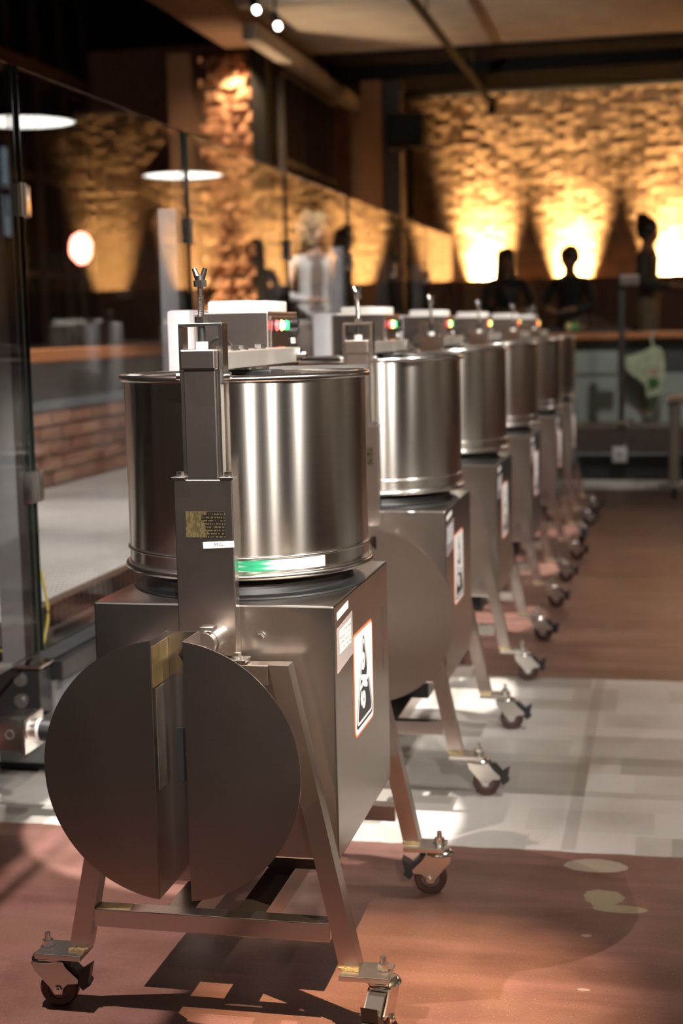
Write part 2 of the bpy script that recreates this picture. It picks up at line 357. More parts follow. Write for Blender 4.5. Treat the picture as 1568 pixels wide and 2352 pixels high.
WALL_Y = 17.0
wb = obj('wall_back', B(-7, 6, WALL_Y, WALL_Y+0.2, 0, 4.6), M['mortar']); struct(wb)
struct(obj('wall_back_upper', B(-7, -3.5, WALL_Y, WALL_Y+0.2, 4.6, 9.0), M['black']))
def brick_mesh(seed, l, h, d, mat, jit):
    rnd = random.Random(seed); bm = B(-l/2, l/2, -d, 0, -h/2, h/2)
    bmesh.ops.subdivide_edges(bm, edges=[e for e in bm.edges if abs(e.verts[0].co.x-e.verts[1].co.x) > l*0.5], cuts=1)
    for v in bm.verts:
        v.co += Vector((rnd.uniform(-1, 1)*jit*0.4, rnd.uniform(-1, 0.4)*jit if v.co.y < -d/2 else 0, rnd.uniform(-1, 1)*jit*0.35))
    bmesh.ops.recalc_face_normals(bm, faces=bm.faces)
    me = bpy.data.meshes.new('brick'); bm.to_mesh(me); bm.free(); me.materials.append(mat); return me
def brick_field(parent, frame, u0, u1, z0, z1, l, h, joint, mat, jit, depth, seed, maxparts, prio=None):
    """frame(u, z) -> matrix of a brick; the first maxparts (by prio) are single parts, the rest one stuff mesh"""
    rnd = random.Random(seed); meshes = [brick_mesh(seed*31+i, l-joint, h-joint, depth, mat, jit) for i in range(7)]
    cellsl = []; row = 0; z = z0+h/2
    while z < z1-h*0.4:
        u = u0+(l/2 if row % 2 == 0 else l)
        while u < u1-l*0.3:
            cellsl.append((u, z)); u += l
        z += h; row += 1
    if prio: cellsl.sort(key=prio)
    big = bmesh.new()
    for i, (u, z) in enumerate(cellsl):
        me = rnd.choice(meshes); mt = frame(u, z) @ Matrix.Translation((0, rnd.uniform(-0.5, 1)*jit*0.5, 0)) @ Matrix.Rotation(rnd.uniform(-1, 1)*0.012, 4, 'Y')
        if i < maxparts:
            o = link(bpy.data.objects.new('brick', me)); o.parent = parent; o.matrix_local = mt
        else:
            tmp = bmesh.new(); tmp.from_mesh(me); tmp.transform(mt); t2 = bpy.data.meshes.new('t'); tmp.to_mesh(t2); tmp.free(); big.from_mesh(t2); bpy.data.meshes.remove(t2)
    if len(cellsl) > maxparts:
        o = obj('brick_field', big, mat, parent); o['kind'] = 'stuff'
    else: big.free()
brick_field(wb, lambda u, z: Matrix.Translation((u, WALL_Y, z)), -5.0, 5.8, 0.46, 4.0, 0.25, 0.070, 0.012, M['brick'], 0.005, 0.04, 3, 300,
            prio=lambda c: abs(c[0]+1.0)*0.8+abs(c[1]-2.8))
# left half wall: brick foot, slate band, timber rail
HWX = -3.32
hw = obj('wall_left_low', B(HWX-0.14, HWX, 4.2, 16.9, 0.40, 0.89), M['mortar']); struct(hw)
brick_field(hw, lambda u, z: Matrix.Translation((HWX, u, z)) @ Matrix.Rotation(PI/2, 4, 'Z'), 4.3, 9.1, 0.475, 0.89, 0.30, 0.083, 0.02, M['redbrick'], 0.008, 0.025, 5, 300)
sb = struct(obj('trim_1', B(HWX-0.15, HWX+0.03, 4.2, 16.9, 0.89, 1.155, 0.004), M['slate']))
rl = tag(obj('handrail', B(HWX-0.2, HWX+0.10, 4.2, 16.9, 1.155, 1.225, 0.008), M['wood']), 'long reddish timber handrail capping the brick half wall behind the glass', 'handrail')
# back half wall on the platform
BW = 13.25
bwl = struct(obj('wall_back_low', B(-1.5, 6, BW, BW+0.14, 0.44, 0.86), M['greygreen']))
struct(obj('trim_2', B(-1.5, 6, BW+0.02, BW+0.14, 0.86, 1.16), M['darkpanel']))
tag(obj('handrail', B(-1.6, 6, BW-0.08, BW+0.24, 1.16, 1.215, 0.008), M['wood']), 'dark timber rail along the grey-green half wall at the far end', 'handrail')
# grey-green hoarding with a pale poster
tag(obj('notice_board', B(-0.85, -0.42, BW-0.02, BW, 0.60+0.26, 1.06, 0.003), M['greygreen']), 'pale grey rectangular board under the far timber rail', 'board')
# far platform edge
pe = thing('platform_edge', 'dark stepped steel edge of the far platform, under the glass', 'step', (0, 12.45, 0))
obj('face', B(-1.74, 6, 0.0, 0.10, 0.23, 0.44), plain('dark_brown_fascia', (0.055, 0.042, 0.036), 0.5), pe)
obj('nosing', B(-1.74, 6, -0.015, 0.10, 0.215, 0.23), M['greypaint'], pe)
obj('kick_plate', B(-1.74, 6, 0.04, 0.10, 0.0, 0.215), M['black'], pe)

# left wall of dark windows
struct(obj('wall_left', B(-6.9, -6.8, 2, 17.0, 0, 9.0), M['darkwall']))
k = 0
for y0 in (5.0, 8.0, 11.0, 14.0):
    k += 1
    wn_ = struct(obj('window_%d' % k, B(-6.8, -6.74, y0, y0+2.9, 0.9, 6.2), M['mullion']))
    for i in range(4):
        for j in range(5):
            obj('pane', B(-6.735, -6.725, y0+0.06+i*0.715, y0+0.06+i*0.715+0.63, 0.98+j*1.04, 0.98+j*1.04+0.95), M['darkglass'], wn_)
    for i in range(5): obj('mullion', B(-6.74, -6.66, y0+0.0+i*0.715, y0+0.05+i*0.715, 0.9, 6.2), M['mullion'], wn_)
    obj('transom', B(-6.74, -6.62, y0, y0+2.9, 4.10, 4.22), M['brownwall'], wn_)
# right wall with three narrow panes of evening sky
struct(obj('wall_right', B(4.0, 4.1, -4, 17.0, 0, 4.6), M['concrete']))
for i, yy in enumerate((14.6, 15.3, 16.1)):
    wn_ = struct(obj('window_%d' % (6+i), B(3.95, 4.0, yy, yy+0.22, 2.4, 3.5), M['mullion']))
    for z0 in (2.45, 3.0): obj('pane', B(3.945, 3.95, yy+0.03, yy+0.19, z0, z0+0.45), M['sky_pane'], wn_)

# ceiling: slab with cross beams
ce = struct(obj('ceiling', B(-3.5, 6, -4, 17.0, 4.02, 4.15), M['concrete']))
struct(obj('ceiling_left', B(-6.9, -3.5, -4, 17.0, 9.0, 9.1), M['black']))
for i, (y0, y1, z0, mt) in enumerate(((12.08, 12.25, 3.94, 'concrete'), (14.87, 15.5, 3.985, 'darkbeam'), (15.56, 17.0, 3.86, 'darkbeam'), (8.6, 9.0, 3.84, 'concrete'), (5.4, 5.8, 3.84, 'concrete'))):
    struct(obj('trim_%d' % (10+i), B(-3.45, 6, y0, y1, z0, 4.02, 0.01), M[mt]))
struct(obj('trim_20', B(-3.95, -3.5, 2, 16.98, 3.86, 4.4, 0.01), M['brownwall']))
struct(obj('trim_21', B(-3.5, -3.36, 12.4, 16.98, 3.72, 3.86, 0.02), M['concrete']))
# unseen bars added below a spot to throw shadow stripes on the floor
struct(obj('trim_30', B(-1.86, -1.757, 0.6, 4.4, 3.19, 3.22), M['black']))
struct(obj('trim_31', B(-1.745, -1.739, 0.6, 4.4, 3.19, 3.20), M['black']))
struct(obj('trim_32', B(-1.625, -1.612, 0.6, 4.4, 3.19, 3.20), M['black']))
# conduit along the ceiling
pa, pb = onZ(960, 10, 3.72), onZ(1128, 236, 3.72)
cp = thing('ceiling_conduit', 'thin dark conduit running along the ceiling to a short drop', 'pipe', (pa.x, pa.y-1.5, 3.72))
obj('pipe', tube([(0, 0, 0), (pb.x-pa.x, pb.y-pa.y+1.5, 0)], 0.035, 10), M['pipe'], cp, 40)
obj('drop', tube([(pb.x-pa.x, pb.y-pa.y+1.5, 0.06), (pb.x-pa.x, pb.y-pa.y+1.5, -0.12)], 0.045, 10), M['pipe'], cp, 40)
for s in (0.3, 0.75): obj('hanger', cyl((s*(pb.x-pa.x), s*(pb.y-pa.y+1.5), 0), (s*(pb.x-pa.x), s*(pb.y-pa.y+1.5), 0.3), 0.008, n=8), M['blackmetal'], cp)

# pier with rough brick face, steel columns, dark bay
PY = 13.5
a, b_, c_ = onY(392, 400, PY), onY(468, 400, PY), onY(580, 400, PY)
pr_ = struct(obj('wall_pier', B(a.x, c_.x, PY, PY+0.6, 0.0, 3.86), M['brownwall']))
brick_field(pr_, lambda u, z: Matrix.Translation((u, PY, z)), b_.x, c_.x+0.03, 0.5, 3.86, 0.15, 0.10, 0.012, M['pierbrick'], 0.05, 0.06, 9, 300)
tag(obj('steel_column', B(c_.x+0.03, c_.x+0.17, PY-0.1, PY+0.2, 0.0, 4.35, 0.006), M['pipe']), 'black steel column right beside the rough brick pier', 'column')
dw = struct(obj('window_5', B(-3.56, -3.5, 13.75, 16.0, 0.47, 3.7), M['mullion']))
for i in range(3):
    for j in range(3): obj('pane', B(-3.5, -3.49, 13.8+i*0.74, 13.8+i*0.74+0.66, 1.3+j*0.8, 1.3+j*0.8+0.74), M['darkglass'], dw)
p0, p1, p2 = onY(830, 400, 15.6), onY(878, 400, 15.6), onY(940, 400, 15.6)
tag(obj('timber_post', B(p0.x, p1.x, 15.6, 15.9, 0.44, 3.86, 0.01), plain('orange_brown_paint', (0.30, 0.13, 0.05), 0.7)), 'orange-brown painted post at the far left corner of the hall', 'post')
tag(obj('steel_column', B(p1.x, p2.x-0.10, 15.65, 15.9, 0.44, 3.86, 0.01), M['darkwall']), 'dark column between the orange-brown post and the loudspeaker pole', 'column')
s0, s1 = onY(884, 262, 15.0), onY(972, 336, 15.0)
sp = thing('loudspeaker', 'black loudspeaker box on a wall pole near the ceiling', 'loudspeaker', ((s0.x+s1.x)/2, 15.0, s1.z))
obj('cabinet', B(-0.19, 0.19, 0, 0.30, 0, s0.z-s1.z, 0.012), M['pipe'], sp)
obj('grille', B(-0.17, 0.17, -0.012, 0.0, 0.02, s0.z-s1.z-0.02, 0.004), M['pipe'], sp)
obj('pole', cyl((0.03, 0.15, 0), (0.03, 0.15, 0.44-s1.z), 0.035, n=12), M['pipe'], sp, 40)

bq = thing('banquette', 'long dark brown banquette back along the foot of the far brick wall', 'bench', (0, 16.5, 0.44))
obj('back', B(-3.1, 3.9, 0.04, 0.12, 0, 1.36, 0.01), M['brownwall'], bq)
obj('seat', B(-3.1, 3.9, -0.45, 0.04, 0, 0.46, 0.02), M['brownwall'], bq)
for i_ in range(7): obj('cushion', B(-3.05+i_*0.98, -2.1+i_*0.98, -0.44, 0.03, 0.46, 0.54, 0.02), M['darkwall'], bq)

# ------------------------------------------------------------------ wall uplights
def uplight(x, i, name):
    o = thing('wall_uplight', name, 'wall lamp', (x, WALL_Y-0.09, 1.36), group='golden uplights on the far brick wall')
    obj('housing', lathe([(0.001, 0), (0.07, 0.0), (0.075, 0.10), (0.068, 0.10), (0.062, 0.02), (0.001, 0.02)], 20, (0, -0.08)), M['blackmetal'], o, 40)
    obj('bracket', B(-0.03, 0.03, -0.03, 0.05, 0.01, 0.09), M['blackmetal'], o)
    obj('lens', cyl((0, -0.08, 0.06), (0, -0.08, 0.066), 0.055, n=20), emit('uplight_lens_%d' % i, GOLD, 20), o)
    l = bpy.data.lights.new('uplight_bulb', 'SPOT'); l.energy = 4300; l.color = GOLD; l.spot_size = math.radians(57); l.spot_blend = 1.0; l.shadow_soft_size = 0.05
    lo = link(bpy.data.objects.new('uplight_bulb', l)); lo.parent = o; lo.location = (0, -0.10, 0.10)
    lo.rotation_euler = Vector((0, 0.42, 1)).to_track_quat('-Z', 'Y').to_euler()
UPL = [('golden uplight on the far brick wall, leftmost beside the glass end', -2.0), ('golden uplight on the far brick wall behind the seated pair', -1.03), ('golden uplight on the far brick wall behind the standing person', 0.02),
       ('golden wall uplight mirrored in the glass just right of the rough pier', 1.0), ('golden wall uplight mirrored in the glass left of the rough pier', 2.0), ('golden wall uplight farthest to the right', 3.0)]
for i, (nm, x) in enumerate(UPL): uplight(x, i, nm)

# pendant lamps (seen mirrored in the glass partition)
GX = -1.75
def pendant(px, py, xreal, label):
    # mirrored direction through the partition
    d = ray(px, py); xm = 2*GX-xreal; p = Vector((0, 0, CAM_H))+d*(xm/d.x)
    o = thing('pendant_lamp', label, 'pendant lamp', (xreal, p.y, p.z), group='cone pendants over the aisle')
    R_ = 0.385
    obj('shade', lathe([(R_, 0), (R_*0.93, 0.05), (R_*0.30, 0.36), (0.05, 0.42), (0.03, 0.46), (0.02, 0.46), (0.045, 0.41), (R_*0.28, 0.35), (R_*0.90, 0.05), (R_*0.97, 0.0)], 40, closed=True), M['blackmetal'], o, 40)
    obj('diffuser', cyl((0, 0, 0.012), (0, 0, 0.03), R_*0.94, n=40), M['lamp_on'], o)
    obj('cord', cyl((0, 0, 0.46), (0, 0, 4.02-p.z), 0.008, n=8), M['black'], o)
pendant(419, 405, 0.92, 'black cone pendant lamp, the farther of the two mirrored in the glass')
pendant(50, 283, 0.92, 'black cone pendant lamp, the nearer of the two mirrored in the glass')

# ceiling spot heads in view
for (px, py, lab) in ((588, 20, 'small lit ceiling spotlight head, upper left of the two'), (637, 57, 'small lit ceiling spotlight head, lower right of the two')):
    p = onY(px, py, 11.4)
    o = thing('track_spotlight', lab, 'spotlight', p, group='spot heads on the ceiling beam')
    obj('can', cyl((0, 0, 0), (-0.05, 0.09, 0.10), 0.03, 0.034, n=18), M['pipe'], o, 40)
    obj('lens', cyl((0.012, -0.02, -0.022), (0, 0, 0.0), 0.024, n=18), M['spot_on'], o)
    obj('stem', cyl((-0.03, 0.05, 0.06), (-0.03, 0.05, 4.02-p.z), 0.012, n=8), M['black'], o)

# ------------------------------------------------------------------ glass partition
def frame_edges(L_, H_, T, along):
    e = bmesh.new(); t3 = 0.003
    for (a0, a1, z0, z1) in ((0, t3, 0, H_), (L_-t3, L_, 0, H_), (t3, L_-t3, H_-t3, H_), (t3, L_-t3, 0, t3)):
        if along == 'y': B(-T, T, a0, a1, z0, z1, bm=e)
        else: B(a0, a1, -T, T, z0, z1, bm=e)
    return e
def glass_panel(parent, x, y, L_, along, z0=0.40, z1=2.035):
    H_ = z1-z0; d = 0.003
    bm = B(-0.005, 0.005, d, L_-d, d, H_-d) if along == 'y' else B(d, L_-d, -0.005, 0.005, d, H_-d)
    o = obj('glass_pane', bm, M['glass'], parent); o.location = (x, y, z0)
    obj('pane_edge', frame_edges(L_, H_, 0.006, along), M['glassedge'], o)
POSTY = [3.885, 5.37, 6.86, 8.27, 9.66, 11.05]
gp = thing('glass_partition', 'long clear glass partition on pale steel posts behind the grinders', 'partition', (GX, 0, 0))
edges = [2.45]+POSTY+[12.44]
for i in range(len(edges)-1): glass_panel(gp, 0, edges[i]+0.018, edges[i+1]-edges[i]-0.036, 'y')
def clamp_(parent, x, y, z):
    obj('clamp', B(x-0.012, x+0.016, y-0.032, y+0.052, z-0.045, z+0.045, 0.003), M['chrome'], parent, 40)
    bm = cyl((x+0.016, y-0.018, z-0.042), (x+0.016, y-0.018, z+0.046), 0.007, n=12); cyl((x+0.016, y+0.004, z-0.042), (x+0.016, y+0.004, z+0.046), 0.007, n=12, bm=bm)
    obj('hinge_pin', bm, M['chrome'], parent, 40)
for i, y in enumerate(POSTY):
    o = obj('post', B(-0.105, -0.030, -0.022, 0.022, 0.008, 1.395, 0.004), M['lavender'], gp, 40); o.location = (0, y, 0.361)
    obj('channel', B(-0.030, -0.010, -0.030, 0.030, 0.008, 1.395), M['mullion'], o)
    obj('base_plate', B(-0.12, 0.02, -0.045, 0.055, 0, 0.008, 0.002), M['steel'], o)
    clamp_(o, 0.0, 0.0, 1.31); clamp_(o, 0.0, 0.0, 0.515)
fp = thing('glass_partition', 'clear glass partition across the far end of the hall, on the platform edge', 'partition', (0, 12.45, 0))
fx = [GX+0.02, -0.36, 1.1, 2.6]
for i in range(3): glass_panel(fp, fx[i]+0.012, 0.0, fx[i+1]-fx[i]-0.024, 'x', z0=0.46)
for x in fx[1:3]:
    o = obj('post', B(-0.03, 0.02, 0.012, 0.05, 0, 1.25, 0.003), M['mullion'], fp); o.location = (x, 0, 0.441)
    obj('clamp', B(-0.02, 0.13, -0.02, 0.02, 1.16, 1.24, 0.004), M['zinc'], o); obj('clamp', B(-0.04, 0.04, -0.02, 0.02, 0.02, 0.06, 0.004), M['chrome'], o)
ob = thing('outlet_box', 'small square grey outlet box at the foot of the far platform edge', 'outlet box', (onY(1423, 1043, 12.43).x, 12.43, onY(1423, 1043, 12.43).z))
obj('box', B(-0.06, 0.06, -0.03, 0.004, -0.065, 0.06, 0.01), M['greyplate'], ob, 40)
obj('socket', cyl((0, -0.034, 0), (0, -0.03, 0), 0.022, n=16), M['greypaint'], ob)
obj('conduit', cyl((0.05, -0.01, 0.05), (0.10, -0.01, 0.30), 0.014, n=10), M['zinc'], ob)

# steel curb carrying the partition and the deck
cu = thing('steel_curb', 'long dark steel curb under the glass partition and the deck', 'curb', (GX, 3.90, 0))
obj('top_rail', B(-0.13, 0.035, 0.06, 8.5, 0.30, 0.36, 0.004), M['blackmetal'], cu)
obj('web', B(-0.10, 0.0, 0.08, 8.5, 0.17, 0.30), M['greypaint'], cu)
obj('shelf', B(-0.06, 0.075, 0.10, 8.5, 0.235, 0.262, 0.003), M['lavender'], cu)
obj('foot', B(-0.26, 0.03, 0.10, 8.5, 0.035, 0.17, 0.004), M['greypaint'], cu)
obj('plinth', B(-0.24, 0.0, 0.14, 8.5, 0.0, 0.035), M['black'], cu)
pl = obj('end_plate', B(-0.125, 0.005, -0.035, 0.05, 0.165, 0.352, 0.003), M['blackmetal'], cu)
for z in (0.325, 0.262):
    bm = cyl((-0.052, -0.035, z), (-0.052, -0.041, z), 0.021, n=24); cyl((-0.052, -0.041, z), (-0.052, -0.047, z), 0.014, 0.011, n=18, bm=bm)
    obj('bolt', bm, plain('dull_bolt', (0.20, 0.19, 0.19), 0.4, 0.6), pl, 40)
jb = thing('junction_box', 'square galvanised junction box with black cable gland by the curb', 'junction box', (-1.690, 3.62, 0.0))
obj('body', B(-0.075, 0.0, 0.0, 0.115, 0.185, 0.275, 0.004), M['zinc'], jb, 40)
obj('lid', B(0.0, 0.009, -0.006, 0.120, 0.178, 0.280, 0.006), M['chrome'], jb, 40)
obj('gland', cyl((0.009, 0.058, 0.232), (0.022, 0.058, 0.232), 0.030, n=20), M['zinc'], jb, 40)
obj('collar', cyl((0.022, 0.058, 0.232), (0.030, 0.058, 0.232), 0.030, n=20), M['white'], jb, 40)
obj('plug', cyl((0.030, 0.058, 0.232), (0.13, 0.058, 0.228), 0.030, 0.026, n=20), M['black'], jb, 40)
obj('bracket', B(-0.065, -0.020, 0.115, 0.242, 0.205, 0.235), M['blackmetal'], jb)
obj('knockout', torus(0.012, 0, 0.0015, 24, 6), M['greypaint'], jb).matrix_local = Matrix.Translation((-0.038, -0.001, 0.232)) @ Matrix.Rotation(PI/2, 4, 'X')
yc = [onY(*q, 3.985) for q in ((46, 1010), (36, 1050), (28, 1110), (30, 1165), (44, 1215), (66, 1262), (92, 1310), (110, 1400), (104, 1455), (92, 1492), (50, 1506), (10, 1498), (-40, 1470))]
tag(obj('yellow_cable', tube(spline(yc, 6), 0.0045, 8), M['yellow'], None, 60), 'thin yellow cable looping down the first glass post', 'cable')

# ------------------------------------------------------------------ grinders
def leg_poly(s):
    # right leg of the A frame seen from the front, in x, z
    return [(s*0.128, 0.69), (s*0.166, 0.69), (s*0.288, 0.115), (s*0.250, 0.115)]
def caster(parent, x, y, ang):
    """swivel caster under a mounting plate; ang: direction in which the wheel trails"""
    c = link(bpy.data.objects.new('caster', None)); c.parent = parent; c.location = (x, y, 0); c.rotation_euler = (0, 0, ang)
    bm = bmesh.new()
    fork = [(-0.028, 0.094), (0.030, 0.094), (0.040, 0.080), (0.062, 0.058), (0.060, 0.050), (0.040, 0.049), (0.031, 0.040), (0.029, 0.028), (0.014, 0.028), (0.006, 0.042), (-0.022, 0.075)]
    for s in (-1, 1):
        prism(fork, 'y', s*0.0195-0.0016, s*0.0195+0.0016, bm=bm)
    B(-0.029, 0.030, -0.021, 0.021, 0.090, 0.0945, bm=bm)
    prism([(-0.0295, 0.094), (-0.0235, 0.075), (-0.0205, 0.075), (-0.0265, 0.094)], 'y', -0.021, 0.021, bm=bm)
    obj('fork', bm, M['zinc'], c, 30)
    obj('swivel_ring', lathe([(0.0, 0.093), (0.029, 0.093), (0.033, 0.097), (0.030, 0.102), (0.022, 0.105), (0.0, 0.105)], 28), M['chrome'], c, 40)
    wc = 0.021
    bm = bmesh.new(); n = 36
    prof = [(0.022, -0.013), (0.034, -0.0135), (0.0375, -0.009), (0.0375, 0.009), (0.034, 0.0135), (0.022, 0.013)]
    rings = [[bm.verts.new((wc+r*math.cos(2*PI*i/n), yy, 0.0375+r*math.sin(2*PI*i/n))) for i in range(n)] for r, yy in prof]
    for k_ in range(len(rings)):
        a_, b_ = rings[k_], rings[(k_+1) % len(rings)]
        for i in range(n): bm.faces.new((a_[i], a_[(i+1) % n], b_[(i+1) % n], b_[i]))
    wh = obj('wheel', bm, M['tyre'], c, 35)
    bm = cyl((wc, -0.011, 0.0375), (wc, 0.011, 0.0375), 0.0215, n=28); cyl((wc, -0.0135, 0.0375), (wc, 0.0135, 0.0375), 0.012, n=20, bm=bm)
    obj('hub', bm, plain('wheel_hub', (0.10, 0.07, 0.06), 0.5), c, 40)
    bm = hexnut((wc, 0.021, 0.0385), (0, 1, 0), 0.008, 0.005); hexnut((wc, -0.021, 0.0385), (0, -1, 0), 0.008, 0.005, bm=bm); cyl((wc, -0.029, 0.0385), (wc, 0.029, 0.0385), 0.004, n=12, bm=bm)
    obj('axle_bolt', bm, M['chrome'], c)
    ped = [(0.018, 0.089), (0.046, 0.088), (0.064, 0.068), (0.086, 0.082), (0.080, 0.052), (0.084, 0.045), (0.069, 0.034), (0.060, 0.045), (0.054, 0.062), (0.040, 0.079)]
    obj('brake_pedal', prism(ped, 'y', -0.016, 0.016), M['black'], c)
    bm = cyl((0, 0, 0.1155), (0, 0, 0.1185), 0.0145, n=20); obj('washer', bm, M['chrome'], c, 40)
    obj('nut', hexnut((0, 0, 0.1185), (0, 0, 1), 0.0115, 0.013), M['chrome'], c)
    bm = cyl((0, 0, 0.1315), (0, 0, 0.146), 0.0062, 0.0055, n=14); obj('stud', bm, M['chrome'], c, 40)
    return c
def ngon(bm, pts, x):
    return bm.faces.new([bm.verts.new((x, u, v)) for u, v in pts])
def rrect(u0, u1, v0, v1, r, n=5):
    P_ = []
    for cu_, cv, a0 in ((u1-r, v1-r, 0), (u0+r, v1-r, 90), (u0+r, v0+r, 180), (u1-r, v0+r, 270)):
        for i in range(n+1):
            a_ = math.radians(a0+90*i/n); P_.append((cu_+r*math.cos(a_), cv+r*math.sin(a_)))
    return P_
def rtri(cu_, v0, v1, hw_, r):
    """triangle with rounded corners, apex up"""
    cs = [(cu_-hw_, v0), (cu_+hw_, v0), (cu_, v1)]; out_ = []
    for i in range(3):
        p_, a_, b_ = Vector(cs[i]), Vector(cs[i-1]), Vector(cs[(i+1) % 3])
        d1, d2 = (a_-p_).normalized()*r, (b_-p_).normalized()*r
        for k_ in range(6):
            s_ = k_/5; q = (p_+d1)*(1-s_)**2+p_*2*s_*(1-s_)+(p_+d2)*s_**2; out_.append((q.x, q.y))
    return out_
def sticker_prism(name, pts, x, th, mat, parent):
    return obj(name, prism(pts, 'x', x, x+th), mat, parent)

def build_grinder():
    g = thing('melanging_grinder', '', 'grinder', (0, 0, 0))
    # frame
    for nm, yo in (('front_frame', 0.025), ('rear_frame', 0.715)):
        for s in (-1, 1):
            obj('leg', prism(leg_poly(s), 'y', yo, yo+0.038), M['steel_sat'], g)
            obj('mounting_plate', B(min(s*0.254, s*0.348), max(s*0.254, s*0.348), yo-0.028, yo+0.042, 0.105, 0.1155, 0.0012), M['zinc'], g)
            bm = bmesh.new(); rnd = random.Random(int(100*yo)+s)
            for i in range(7): B(s*0.251+s*i*0.0055-0.003, s*0.251+s*i*0.0055+0.003, yo-0.004-rnd.random()*0.002, yo+0.001, 0.1155, 0.119+rnd.random()*0.003, 0.001, bm=bm)
            obj('weld', bm, M['brassweld'], g)
        obj('top_bar', B(-0.128, 0.128, yo, yo+0.038, 0.652, 0.6895, 0.0015), M['steel_sat'], g)
        xw = 0.250-(0.201-0.115)/(0.69-0.115)*0.122
        obj('crossbar', B(-xw, xw, yo, yo+0.038, 0.166, 0.202, 0.0015), M['steel'], g)
        obj('weld_patch', B(-xw+0.004, -xw+0.07, yo+0.004, yo+0.034, 0.202, 0.2026), M['brassweld'], g)
    for s in (-1, 1): obj('side_beam', B(s*0.070-0.029, s*0.070+0.029, 0.063, 0.715, 0.150, 0.200, 0.0015), M['steel_sat'], g)
    # body
    body = obj('body', B(-0.237, 0.237, 0.10, 0.64, 0.296, 0.788, 0.0035), M['steel'], g)
    obj('support_block', B(-0.15, 0.15, 0.30, 0.50, 0.200, 0.296), M['blackmetal'], g)
    bm = cyl((0.095, 0.0985, 0.727), (0.095, 0.0955, 0.727), 0.011, n=20); hexnut((0.095, 0.0955, 0.727), (0, -1, 0), 0.0075, 0.006, bm=bm)
    obj('bolt', bm, M['chrome'], body)
    bm = bmesh.new()
    for i in range(24): B(0.2365, 0.2376, 0.575, 0.579, 0.56+i*0.0058, 0.5635+i*0.0058, bm=bm)
    obj('vent_row', bm, M['black'], body)
    # turntable and drum
    DC = (0.0, 0.375)
    obj('turntable_shade', lathe([(0.0, 0.7885), (0.238, 0.7885), (0.236, 0.7915), (0.215, 0.794), (0.21, 0.812), (0.12, 0.814), (0.12, 0.8265), (0.0, 0.8265)], 56, DC), M['black'], g, 40)  # turning base; its wide black rim stands for the shadow under the drum
    dr = obj('drum', lathe([(0.0, 0.828), (0.243, 0.828), (0.245, 0.832), (0.245, 1.208), (0.2425, 1.208), (0.2425, 0.835), (0.0, 0.835)], 128, DC), M['drum'], g, 35)
    obj('rim', torus(0.2485, 1.211, 0.0068, 128, 14, DC), M['chrome'], dr, 60)
    obj('lower_bead', torus(0.2455, 0.870, 0.0032, 128, 8, DC), M['chrome'], dr, 60)
    obj('base_bead', torus(0.2475, 0.834, 0.0072, 128, 12, DC), M['chrome'], dr, 60)
    obj('contents', lathe([(0.0, 1.02), (0.12, 1.022), (0.2425, 1.03)], 64, DC), M['choc'], g, 40)
    for s in (-1, 1): obj('roller_stone', cyl((s*0.035, 0.375, 1.03), (s*0.16, 0.375, 1.03), 0.105, n=36), M['granite'], g, 40)
    obj('shaft', cyl((0, 0.375, 0.84), (0, 0.375, 1.226), 0.024, n=24), M['steel'], g, 40)
    obj('hub_block', B(-0.05, 0.07, 0.32, 0.43, 1.17, 1.222, 0.003), M['blackmetal'], g)
    obj('scraper', prism([(0.045, 0.40), (0.235, 0.47), (0.225, 0.52), (0.035, 0.45)], 'z', 1.219, 1.226), M['chrome'], g)
    # column in front of the drum
    co = obj('column', B(-0.0565, 0.0565, 0.070, 0.0985, 0.695, 1.028, 0.002), M['steel_sat'], g)
    up = obj('upper_column', B(-0.030, 0.030, 0.071, 0.096, 1.028, 1.232, 0.0015), M['steel_sat'], g)
    for s in (-1, 1):
        obj('edge_strip', B(s*0.0345-0.0035, s*0.0345+0.0035, 0.078, 0.098, 1.030, 1.230), M['steel'], up)
        tb = obj('tab', B(min(s*0.033, s*0.060), max(s*0.033, s*0.060), 0.066, 0.094, 1.028, 1.033, 0.0008), M['chrome'], co)
        bm = cyl((s*0.046, 0.080, 1.033), (s*0.046, 0.080, 1.036), 0.009, n=16); hexnut((s*0.046, 0.080, 1.036), (0, 0, 1), 0.0075, 0.006, bm=bm)
        obj('bolt', bm, M['chrome'], co)
        obj('foot_tab', B(min(s*0.052, s*0.085), max(s*0.052, s*0.085), 0.027, 0.066, 0.693, 0.698, 0.0008), M['steel'], co)
        bm = cyl((s*0.064, 0.046, 0.698), (s*0.064, 0.046, 0.701), 0.010, n=16); hexnut((s*0.064, 0.046, 0.701), (0, 0, 1), 0.008, 0.007, bm=bm)
        obj('bolt', bm, M['chrome'], co)
    obj('cap_block', B(-0.0335, 0.0335, 0.062, 0.118, 1.231, 1.268, 0.003), M['steel_sat'], g)
    # name plate
    obj('name_plate', B(-0.035, 0.041, 0.0688, 0.0702, 0.920, 0.968), M['brass'], co)
    # tension frame and screw
    tf = obj('tension_frame', B(-0.0425, 0.0425, 0.085, 0.118, 1.309, 1.316, 0.001), M['steel'], g)
    for s in (-1, 1):
        obj('strap', B(s*0.0385-0.004, s*0.0385+0.004, 0.086, 0.118, 1.206, 1.309), M['steel'], tf)
        bm = cyl((s*0.0425, 0.10, 1.218), (s*0.052, 0.10, 1.218), 0.008, n=14); obj('screw', bm, M['chrome'], tf, 40)
    obj('bushing', cyl((0, 0.095, 1.268), (0, 0.095, 1.282), 0.0115, n=18), M['white'], tf, 40)
    obj('spring', cyl((0, 0.095, 1.282), (0, 0.095, 1.309), 0.007, n=16), M['black'], tf, 40)
    bm = bmesh.new(); rings = []
    for i in range(46):
        z = 1.316+i*0.0018; r = 0.0062 if i % 2 else 0.0051; rings.append((r, z))
